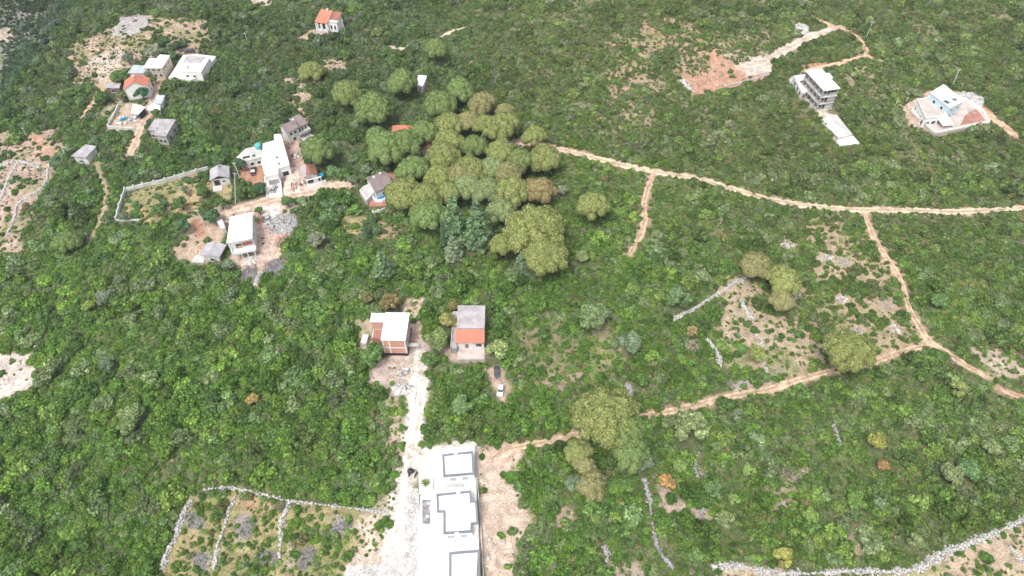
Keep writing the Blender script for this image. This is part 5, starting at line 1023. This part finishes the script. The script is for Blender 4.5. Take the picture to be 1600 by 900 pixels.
for a_ in [
 ('cone',709,345,48,'tallest conifer in the row below the grove, left one',CEDAR,22), ('cone',746,352,54,'broad grey green conifer, right of the tall row below the grove',CEDAR,21), ('cone',708,388,38,'pale conifer in front of the tall row below the grove',(.15,.19,.115),10), ('col',692,368,14,'narrow dark cypress at the left of the tall conifers',CYP,13),
 ('cone',597,415,38,'conifer with grey dead branches below the pool house',CEDAR,12), ('cone',815,412,32,'pale grey green conifer against the left side of the giant pine',BLUEG,10), ('col',571,360,14,'slim cypress below the pool house',CYP,9), ('cone',582,342,12,'small dark conifer at the patio fence of the pool house',CYP,5), ('cone',755,226,24,'bluish conifer among the upper grove pines',CEDAR,9), ('col',729,240,12,'dark narrow cypress in the gap of the upper grove',CYP,9),
 ('round',1080,668,64,'pale feathery pine right of the large pine cluster',PALEG,None), ('round',1041,753,30,'small bright orange tree beside a clearing',ORANGE,None), ('round',1370,689,34,'yellow green round tree right of centre below the road',(.21,.22,.06),None), ('round',1380,727,22,'small orange tree under the yellow green one',ORANGE,None), ('round',1338,782,36,'fresh green round tree in the lower right scrub',(.12,.19,.05),None),
 ('round',1224,870,36,'yellow green tree at the lower edge above the stone wall',(.21,.21,.06),None), ('round',1266,806,30,'bright lime tree in the lower right scrub',LIMEG,None), ('round',1182,552,32,'olive round tree on the stony terrace',(.17,.20,.06),None), ('round',1081,517,21,'small orange yellow tree by the curved stone wall',RUST,None),
 ('round',777,547,42,'pale green round pine beside the grey roofed house',(.20,.25,.10),None), ('round',722,633,38,'large pale green bush tree below the grey roofed house',(.13,.20,.08),None), ('round',394,624,22,'small orange tree alone in the left scrub',(.25,.19,.07),None), ('round',683,530,44,'green tree between the brick house and the grey roofed house',(.13,.17,.06),None), ('round',700,502,34,'rusty green tree behind the one between the two houses',(.18,.17,.06),None),
 ('round',612,472,36,'orange brown tree behind the brick house',(.16,.13,.055),None), ('round',573,464,22,'rusty tree left of the orange brown one behind the brick house',(.14,.13,.055),None), ('round',708,478,20,'small rusty tree at the back corner of the grey roofed house',(.17,.14,.06),None), ('round',582,556,46,'leafy green tree at the lower left corner of the brick house',(.085,.15,.045),None), ('round',672,560,30,'dark leafy tree below the one between the two houses',MIDG,None),
 ('round',1133,812,34,'pale green rounded tree in the lower middle scrub',PALEG,None), ('round',1147,781,22,'lime green tree above the pale rounded one in the lower middle',LIMEG,None), ('round',1170,735,24,'yellow lime tree in the lower middle scrub',LIMEG,None), ('round',1060,727,24,'bright green bush above the orange tree',LIMEG,None), ('round',897,755,30,'pale green tree left of the lowest crown of the pine cluster',BLUEG,None), ('round',1002,722,40,'blue green tree under the right side of the pine cluster',BLUEG,None),
 ('round',222,145,25,'dark green tree in front of the white gable of the red roofed house',(.04,.10,.045),None), ('round',200,90,20,'grey green olive tree behind the blue white roofed outbuilding',(.10,.13,.09),None), ('round',240,82,28,'silvery olive tree behind the beige house',(.17,.19,.13),None), ('round',256,66,20,'dark round tree above the beige house, left of two',(.05,.09,.035),None), ('round',276,71,18,'dark round tree above the beige house, right of two',(.05,.09,.04),None), ('round',270,86,14,'bright small tree at the corner of the beige house',MIDG,None),
 ('round',190,150,20,'olive tree left of the white gable of the red roofed house',(.10,.13,.05),None), ('round',158,153,26,'green tree left of the village sheds',MIDG,None), ('round',186,120,28,'dark leafy tree left of the red roofed house',MIDG,None), ('round',232,116,16,'grey green tree between the red roofed house and the beige house',BLUEG,None), ('round',240,124,14,'bright green tree below the beige house wall',MIDG,None), ('round',243,176,16,'small green tree by the foot of the lane sheds',MIDG,None),
 ('round',374,256,22,'dark round tree at the left end of the annex',(.06,.10,.045),None), ('round',406,294,26,'dark green tree at the left wall of the white drive',(.055,.10,.05),None), ('round',375,302,24,'green bush tree behind the tallest pole',MIDG,None), ('round',316,300,22,'green tree below the grey shed',MIDG,None), ('round',282,318,26,'round green tree in the dry walled field, right one',MIDG,None), ('round',247,328,24,'dark green tree in the middle of the dry walled field',MIDG,None), ('round',257,317,14,'small green tree above the dark one in the dry field',MIDG,None), ('round',248,308,14,'small round tree near the top of the dry field',MIDG,None), ('round',289,296,16,'grey bush tree at the upper right of the dry field',BLUEG,None), ('round',193,338,18,'blue green bush in the lower left corner of the dry field',BLUEG,None),
 ('round',330,338,30,'round dark green tree at the top of the bare yard',(.06,.11,.05),None), ('round',285,353,28,'round green tree at the left corner of the bare yard',(.06,.11,.05),None), ('round',345,318,24,'green tree on the verge above the bare yard',MIDG,None), ('round',404,328,14,'small green tree on the verge of the building site',MIDG,None), ('round',448,314,22,'green bush tree below the white drive',MIDG,None), ('round',357,413,22,'blue green bush beside the mauve grey shed',BLUEG,None), ('round',550,280,20,'grey green tree at the end of the pool house lane',BLUEG,None), ('round',573,266,22,'pale grey green tree behind the pool house',BLUEG,None), ('round',605,262,18,'dark tree behind the pool house roof',(.05,.09,.05),None),
 ('round',205,648,44,'tall pale green tree rising from the dense left scrub',(.14,.19,.075),None), ('round',163,464,32,'grey green tree in the upper left scrub',(.12,.15,.10),None), ('round',138,478,22,'vivid green rounded bush left of the grey green tree',LIMEG,None), ('round',494,374,34,'silvery olive tree below the building site',(.18,.20,.13),None), ('round',198,668,34,'pale green tree adjoining the tall pale one in the left scrub',(.14,.19,.075),None), ('round',167,568,30,'grey green round tree in the middle of the left scrub',BLUEG,None), ('round',985,535,42,'silvery green tree in the scrub above the rock outcrop',BLUEG,None), ('round',930,495,52,'pale leafy tree in the central scrub',(.115,.16,.07),None), ('round',908,400,24,'pale green rounded tree right of the giant pine',PALEG,None), ('round',878,297,20,'silvery tree in the scrub right of the grove',(.19,.22,.15),None),
 ('round',1060,465,44,'large leafy green tree left of the curved stone wall',(.09,.14,.06),None), ('round',1498,608,32,'light olive tree in the scrub below the right fork',(.17,.21,.07),None), ('round',1468,470,30,'fresh green round tree right of the terrace road',(.10,.17,.06),None), ('round',1488,740,42,'grey green leafy tree in the lower right scrub',PALEG,None), ('round',1515,735,38,'soft green round tree beside the grey green leafy one',(.09,.16,.06),None), ('round',1550,700,30,'leafy green tree near the right edge of the scrub',PALEG,None), ('round',1430,845,28,'pale leafy tree just above the bend of the stone wall',PALEG,None)]:
    tree(*a_[:6], hf=a_[6])
# dead grey branches of the conifer
c = gp(612,428); V = []; F = []
for k in range(26):
    a_ = random.random()*6.28; p = np.array([random.uniform(-.6, .6), random.uniform(-.6, .6), random.uniform(0, 5)]); vf = limb(p, p+np.array([math.cos(a_)*1.5, math.sin(a_)*1.5, random.uniform(.2, 1.2)]), .07, .03, 4); n = len(V); V += vf[0]; F += [tuple(i+n for i in f) for f in vf[1]]
vf = limb((0, 0, 0), (.3, .2, 7), .22, .08); n = len(V); V += vf[0]; F += [tuple(i+n for i in f) for f in vf[1]]
tag(obj('dead_tree', mesh_py('dead_tree', V, F, mat('dead_wood', (.34, .31, .29))), None, c), 'grey leafless dead tree against the conifer below the pool house', 'tree')
# ------------------------------------------------------------------ scrub
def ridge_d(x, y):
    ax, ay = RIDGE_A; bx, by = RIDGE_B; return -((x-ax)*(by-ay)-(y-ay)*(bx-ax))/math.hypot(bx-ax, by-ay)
def tints(X, Y, n):
    g = fbm(X, Y, 22, 81, 3); sp = fbm(X, Y, 6, 91, 2); q = fbm(X, Y, 7.5, 301, 2); r = np.argsort(np.argsort(q))/max(1, n-1); r = (r*7.3+RNG.normal(0, .16, n)+fbm(X, Y, 30, 311, 2)*2) % 1.0
    pal = np.array([(.088,.150,.034), (.062,.112,.034), (.066,.126,.028), (.112,.172,.048), (.112,.152,.080), (.118,.122,.060), (.18,.17,.15), (.098,.155,.070)])
    hill = sstep(120, 300, Y)+.5*sstep(0, 120, X); hill = np.clip(hill, 0, 1)
    w = np.stack([.26+0*g, .14+.15*hill+.25*sstep(.5, .7, g), .22+.25*sstep(.5, .35, g), .07+.12*sstep(.55, .7, sp)*(1-.5*hill), .12+.25*sstep(.5, .68, 1-sp), .04+.10*hill, .008+.012*hill, .12+0*g], 1)
    cw = np.cumsum(w/w.sum(1, keepdims=True), 1); k = (r[:, None] > cw).sum(1).clip(0, 7)
    c = pal[k]*RNG.uniform(.78, 1.26, (n, 1)); c = c*(1+.18*(g[:, None]-.5)*2); left = 1-hill; c[:, 1] *= 1+.06*left
    grey = c.mean(1, keepdims=True)*np.array([1.05, 1.05, .75]); return (c*(1-.25*hill[:, None])+grey*.25*hill[:, None])*np.array([1.78, 1.68, 1.36])*np.where(ridge_d(X, Y)[:, None] > 0, np.array([.66, .74, .95]), 1)*(1+(sstep(130, 210, Y)*(1-sstep(-60, 20, X)))[:, None]*np.array([-.17, -.11, .02]))  # scrub past the ridge is darker and bluer, with valley shade put into its tint
def keep_clear(X, Y, R):
    ok = np.ones(len(X), bool)
    for P, mg in EXCL:
        if mg < -50: continue
        m = near(P, X, Y, 4)
        if m.any(): ok[np.where(m)[0][sdf(P, X[m], Y[m]) < R[m]*.75+mg*.4]] = False
    for L, w in WALLL:
        m = near(L, X, Y, 4)
        if m.any(): ok[np.where(m)[0][dseg(L, X[m], Y[m], False) < w*.45+R[m]*np.where(R[m] > 1.6, .75, .5)]] = False
    for nm, L, wd, c in WROADS:
        m = near(L, X, Y, wd+4)
        if m.any(): ok[np.where(m)[0][dseg(L, X[m], Y[m], False) < wd*.34+R[m]*np.where(R[m] > 1.6, .8, .45)+.5*(noise(X[m], Y[m], 3, 9)-.5)*2]] = False
    for x, y, r, kd in TREES:
        if kd in ('round', 'cone', 'col'): ok &= np.hypot(X-x, Y-y) > r*.85
    return ok
def scatter_points(step, seed):
    ys = np.arange(34, 425, step); X = []; Y = []
    for y in ys:
        hw = .734*(.65*y+129)+22; x = np.arange(-hw, hw, step); X.append(x); Y.append(np.full(len(x), y))
    X = np.concatenate(X); Y = np.concatenate(Y); n = len(X); return X+RNG.uniform(-.5, .5, n)*step, Y+RNG.uniform(-.5, .5, n)*step
X, Y = scatter_points(1.3, 1); _, dn = fields(X, Y, False); n = len(X)
R = RNG.uniform(.75, 1.45, n)*np.where(RNG.random(n) < .12, 1.45, 1)*(.55+.3*fbm(X, Y, 30, 7, 2)+.75*sstep(.3, .72, fbm(X, Y, 9, 207, 2)))
ok = (RNG.random(n) < dn) ; X, Y, R, dn = X[ok], Y[ok], R[ok], dn[ok]; ok = keep_clear(X, Y, R); X, Y, R, dn = X[ok], Y[ok], R[ok], dn[ok]
solo = (dn < .36)&(Y > 50)&(Y < 330)&(np.abs(X) < .7*(.65*Y+129)); R = np.where(dn < .4, R*.95, R)
idx = np.where(solo)[0]; RNG.shuffle(idx); big = idx[np.argsort(-R[idx]/(.65*Y[idx]+129))][:290]; isbig = np.zeros(len(X), bool); isbig[big] = True
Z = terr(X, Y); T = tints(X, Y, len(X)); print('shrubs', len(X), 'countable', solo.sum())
BUSH = [lobes_mesh('bush_crown', *(lambda k: ([(math.cos(a)*f, math.sin(a)*f, .3) for a, f in k], [random.uniform(.4, .55) for _ in k]))([(random.random()*6.28, random.random()*.5) for _ in range(6)]), 420, .075, LEAF, .9, .18, -.3) for _ in range(6)]
ZONES = [((1100,1700,780,960), 'on the bare field', 'bushes on the bare lower right field'), ((230,660,755,960), 'on the dry terraces', 'bushes on the abandoned terraces'), ((1050,1450,320,640), 'on the stony terrace', 'bushes on the stony terrace'), ((-60,110,190,440), 'on stony plots', 'bushes on the far left plots'), ((105,345,20,150), 'on the dry slope', 'bushes on the dry village slope')]
MARKS = [(1340,327,'the upper road junction'), (1385,400,'the narrow link road'), (1440,515,'the road fork'), (1327,547,'the lone roadside pine'), (1222,440,'the three pines'), (1183,552,'the olive tree'), (1081,517,'the orange yellow tree'), (1120,555,'the crumbling wall'), (1168,485,'the wall stone heap'), (1290,460,'the terrace middle'), (1300,380,'the upper terrace patch'),
 (1200,608,'the lower dirt road'), (1250,895,'the broad wall'), (1480,866,'the wall bend'), (1585,870,'the thin corner wall'), (284,808,'the leftmost wall'), (357,800,'the second wall'), (345,860,'the second wall foot'), (446,800,'the third wall'), (438,850,'the third wall foot'), (531,828,'the right brushwood patch'), (478,874,'the flat brushwood patch'), (600,800,'the gravel yard'),
 (655,620,'the gravel track'), (640,500,'the brick house'), (800,760,'the villas'), (777,590,'the dark parked car'), (247,328,'the dark tree in the field'), (206,299,'the fence wall corner'), (300,270,'the upper fence wall'), (240,100,'the beige house'), (160,100,'the rubbly slope'), (215,45,'the grey rock slab'), (290,50,'the hilltop track'), (40,300,'the plot stones'), (60,220,'the red patch'), (400,400,'the building site'), (1000,90,'the scrubby hilltop'), (1130,100,'the red clearing'), (1320,140,'the frame building'), (1040,760,'the small orange tree'), (560,860,'the gravel edge'), (955,580,'the bare scrub patch')]
for i in big:
    x, y = X[i], Y[i]; d = np.array([x, y, Z[i]-HC]); cz = d[1]*math.cos(TH)-d[2]*math.sin(TH); px = 800+FPX*d[0]/cz; py = 450-FPX*(d[1]*math.sin(TH)+d[2]*math.cos(TH))/cz
    gr = 'bushes on small bare patches'; wh = 'on a bare patch'
    for (a0, a1, b0, b1), l_, g_ in ZONES:
        if a0 < px < a1 and b0 < py < b1: wh, gr = l_, g_; break
    ln = min(MARKS, key=lambda q: math.hypot(px-q[0], (py-q[1])*1.3)); dx, dy = px-ln[0], py-ln[1]; side = ('right of' if dx > 0 else 'left of') if abs(dx) > abs(dy)*1.3 else ('below' if dy > 0 else 'above')
    s_ = 'large' if R[i] > 1.45 else ('small' if R[i] < 1.0 else 'medium'); t_ = T[i]; hue = 'yellow green' if t_[1] > .24 else ('olive brown' if t_[0] > t_[1]*.9 else ('grey green' if t_[2] > t_[1]*.6 else ('dark green' if t_[1] < .15 else 'green')))
    lb = f'{s_} {hue} bush {wh}, {side} {ln[2]}'
    o = obj('bush', random.choice(BUSH), None, (x, y, Z[i]-.1), (0, 0, random.uniform(0, 6.28))); r = R[i]; o.scale = (r*1.05, r*1.05, r*random.uniform(.8, 1.0)); o.color = (*T[i]*np.array([.8, .95, .8]), 1); tag(o, lb, 'bush', gr)
X, Y, Z, R, T = X[~isbig], Y[~isbig], Z[~isbig], R[~isbig], T[~isbig]
# second, taller layer of small trees in the dense scrub
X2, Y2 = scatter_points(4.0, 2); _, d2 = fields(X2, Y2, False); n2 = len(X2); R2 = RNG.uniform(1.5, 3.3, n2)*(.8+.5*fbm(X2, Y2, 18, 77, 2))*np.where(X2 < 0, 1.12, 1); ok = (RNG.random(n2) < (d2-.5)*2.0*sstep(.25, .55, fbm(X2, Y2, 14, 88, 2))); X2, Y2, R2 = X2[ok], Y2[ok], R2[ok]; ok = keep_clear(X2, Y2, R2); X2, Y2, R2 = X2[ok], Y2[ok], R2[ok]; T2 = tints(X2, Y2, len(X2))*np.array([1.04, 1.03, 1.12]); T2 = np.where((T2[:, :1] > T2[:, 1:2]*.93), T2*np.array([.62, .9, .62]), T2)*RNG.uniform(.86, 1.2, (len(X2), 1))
# low herbs and seedlings filling gaps in the open ground
X3, Y3 = scatter_points(1.15, 3); _, d3 = fields(X3, Y3, False); n3 = len(X3); R3 = RNG.uniform(.22, .55, n3); g3 = fbm(X3, Y3, 5, 17, 2); ok = (RNG.random(n3) < np.clip((1.0-d3)*.8*sstep(.36, .58, g3), 0, .75)*(d3 > .07)+.04*(d3 > .01)); X3, Y3, R3 = X3[ok], Y3[ok], R3[ok]; ok = keep_clear(X3, Y3, R3+.3); X3, Y3, R3 = X3[ok], Y3[ok], R3[ok]
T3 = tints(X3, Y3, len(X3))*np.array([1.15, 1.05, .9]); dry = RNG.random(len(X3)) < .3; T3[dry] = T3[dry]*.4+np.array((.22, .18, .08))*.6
def instances(name, X, Y, R, T, hs_, label):
    n = len(X); V = np.stack([X, Y, terr(X, Y)-.1*R], 1); me = bpy.data.meshes.new(name); me.vertices.add(n); me.vertices.foreach_set('co', V.astype(np.float32).ravel())
    a_ = me.attributes.new('size', 'FLOAT_VECTOR', 'POINT'); a_.data.foreach_set('vector', np.stack([R*1.12*RNG.uniform(.85, 1.15, n), R*1.12, R*hs_*RNG.uniform(.8, 1.3, n)], 1).astype(np.float32).ravel())
    a_ = me.attributes.new('turn', 'FLOAT_VECTOR', 'POINT'); a_.data.foreach_set('vector', np.stack([RNG.uniform(-.2, .2, n), RNG.uniform(-.2, .2, n), RNG.uniform(0, 6.283, n)], 1).astype(np.float32).ravel())
    a_ = me.attributes.new('pick', 'INT', 'POINT'); a_.data.foreach_set('value', RNG.integers(0, 9, n).astype(np.int32))
    a_ = me.attributes.new('tint', 'FLOAT_COLOR', 'POINT'); a_.data.foreach_set('color', np.concatenate([T, np.ones((n, 1))], 1).astype(np.float32).ravel())
    o = tag(obj(name, me), label, 'shrubs', kind='stuff'); ng = bpy.data.node_groups.new(name, 'GeometryNodeTree')
    ng.interface.new_socket('Geometry', in_out='INPUT', socket_type='NodeSocketGeometry'); ng.interface.new_socket('Geometry', in_out='OUTPUT', socket_type='NodeSocketGeometry')
    N, L = ng.nodes, ng.links; gi = N.new('NodeGroupInput'); go = N.new('NodeGroupOutput'); ip = N.new('GeometryNodeInstanceOnPoints'); ci = N.new('GeometryNodeCollectionInfo')
    ci.inputs['Collection'].default_value = PROT; ci.inputs['Separate Children'].default_value = True; ci.inputs['Reset Children'].default_value = True
    m2p = N.new('GeometryNodeMeshToPoints'); L.new(gi.outputs[0], m2p.inputs[0]); L.new(m2p.outputs[0], ip.inputs['Points']); L.new(ci.outputs[0], ip.inputs['Instance']); ip.inputs['Pick Instance'].default_value = True
    for nm, ty, sk in (('pick', 'INT', 'Instance Index'), ('turn', 'FLOAT_VECTOR', 'Rotation'), ('size', 'FLOAT_VECTOR', 'Scale')):
        na = N.new('GeometryNodeInputNamedAttribute'); na.data_type = ty; na.inputs['Name'].default_value = nm; out = [s_ for s_ in na.outputs if s_.enabled and s_.name == 'Attribute'][0]
        if sk == 'Rotation': er = N.new('FunctionNodeEulerToRotation'); L.new(out, er.inputs[0]); out = er.outputs[0]
        L.new(out, ip.inputs[sk])
    L.new(ip.outputs[0], go.inputs[0]); md = o.modifiers.new('scatter', 'NODES'); md.node_group = ng; return o
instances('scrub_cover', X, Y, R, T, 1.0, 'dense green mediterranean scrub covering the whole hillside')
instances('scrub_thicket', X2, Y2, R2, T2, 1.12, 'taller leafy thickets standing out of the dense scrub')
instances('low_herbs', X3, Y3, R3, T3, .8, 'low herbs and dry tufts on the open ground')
# loose stones on the open ground
X4, Y4 = scatter_points(1.05, 4); c4, d4 = fields(X4, Y4); n4 = len(X4); br = c4.mean(1); p = sstep(.27, .5, br)*.55*(d4 < .45)*sstep(.4, .65, fbm(X4, Y4, 4, 3, 2)); ok = RNG.random(n4) < p; X4, Y4 = X4[ok], Y4[ok]
ok = np.ones(len(X4), bool)
for P, mg in EXCL:
    if mg < -50: continue
    m = near(P, X4, Y4, 2)
    if m.any(): ok[np.where(m)[0][sdf(P, X4[m], Y4[m]) < .3]] = False
for nm, L, wd, c in WROADS:
    m = near(L, X4, Y4, 4)
    if m.any(): ok[np.where(m)[0][dseg(L, X4[m], Y4[m], False) < wd*.42]] = False
X4, Y4 = X4[ok], Y4[ok]; print('stones', len(X4))
R4 = RNG.uniform(.08, .34, len(X4))*np.where(RNG.random(len(X4)) < .06, 2.0, 1); V, F = rocks(np.stack([X4, Y4, terr(X4, Y4)+.02], 1), R4)
tag(obj('loose_stones', mesh_np('loose_stones', V, F, STONE)), 'loose pale limestone pieces strewn over the open ground', 'stones', kind='stuff')

# ------------------------------------------------------------------ air
V, F = boxvf(-420, 420, -60, 760, -75, 182)
hz = obj('haze', mesh_py('haze', V, F, WHITE)); hz.data.materials.clear(); hm = bpy.data.materials.new('haze_air'); hm.use_nodes = True; N, L = nodes_of(hm); N.remove(N['Principled BSDF'])
pv = N.new('ShaderNodeVolumePrincipled'); pv.inputs['Color'].default_value = (.86, .93, 1.0, 1); pv.inputs['Density'].default_value = .00010; L.new(pv.outputs[0], N['Material Output'].inputs['Volume']); hz.data.materials.append(hm)
tag(hz, kind='stuff')
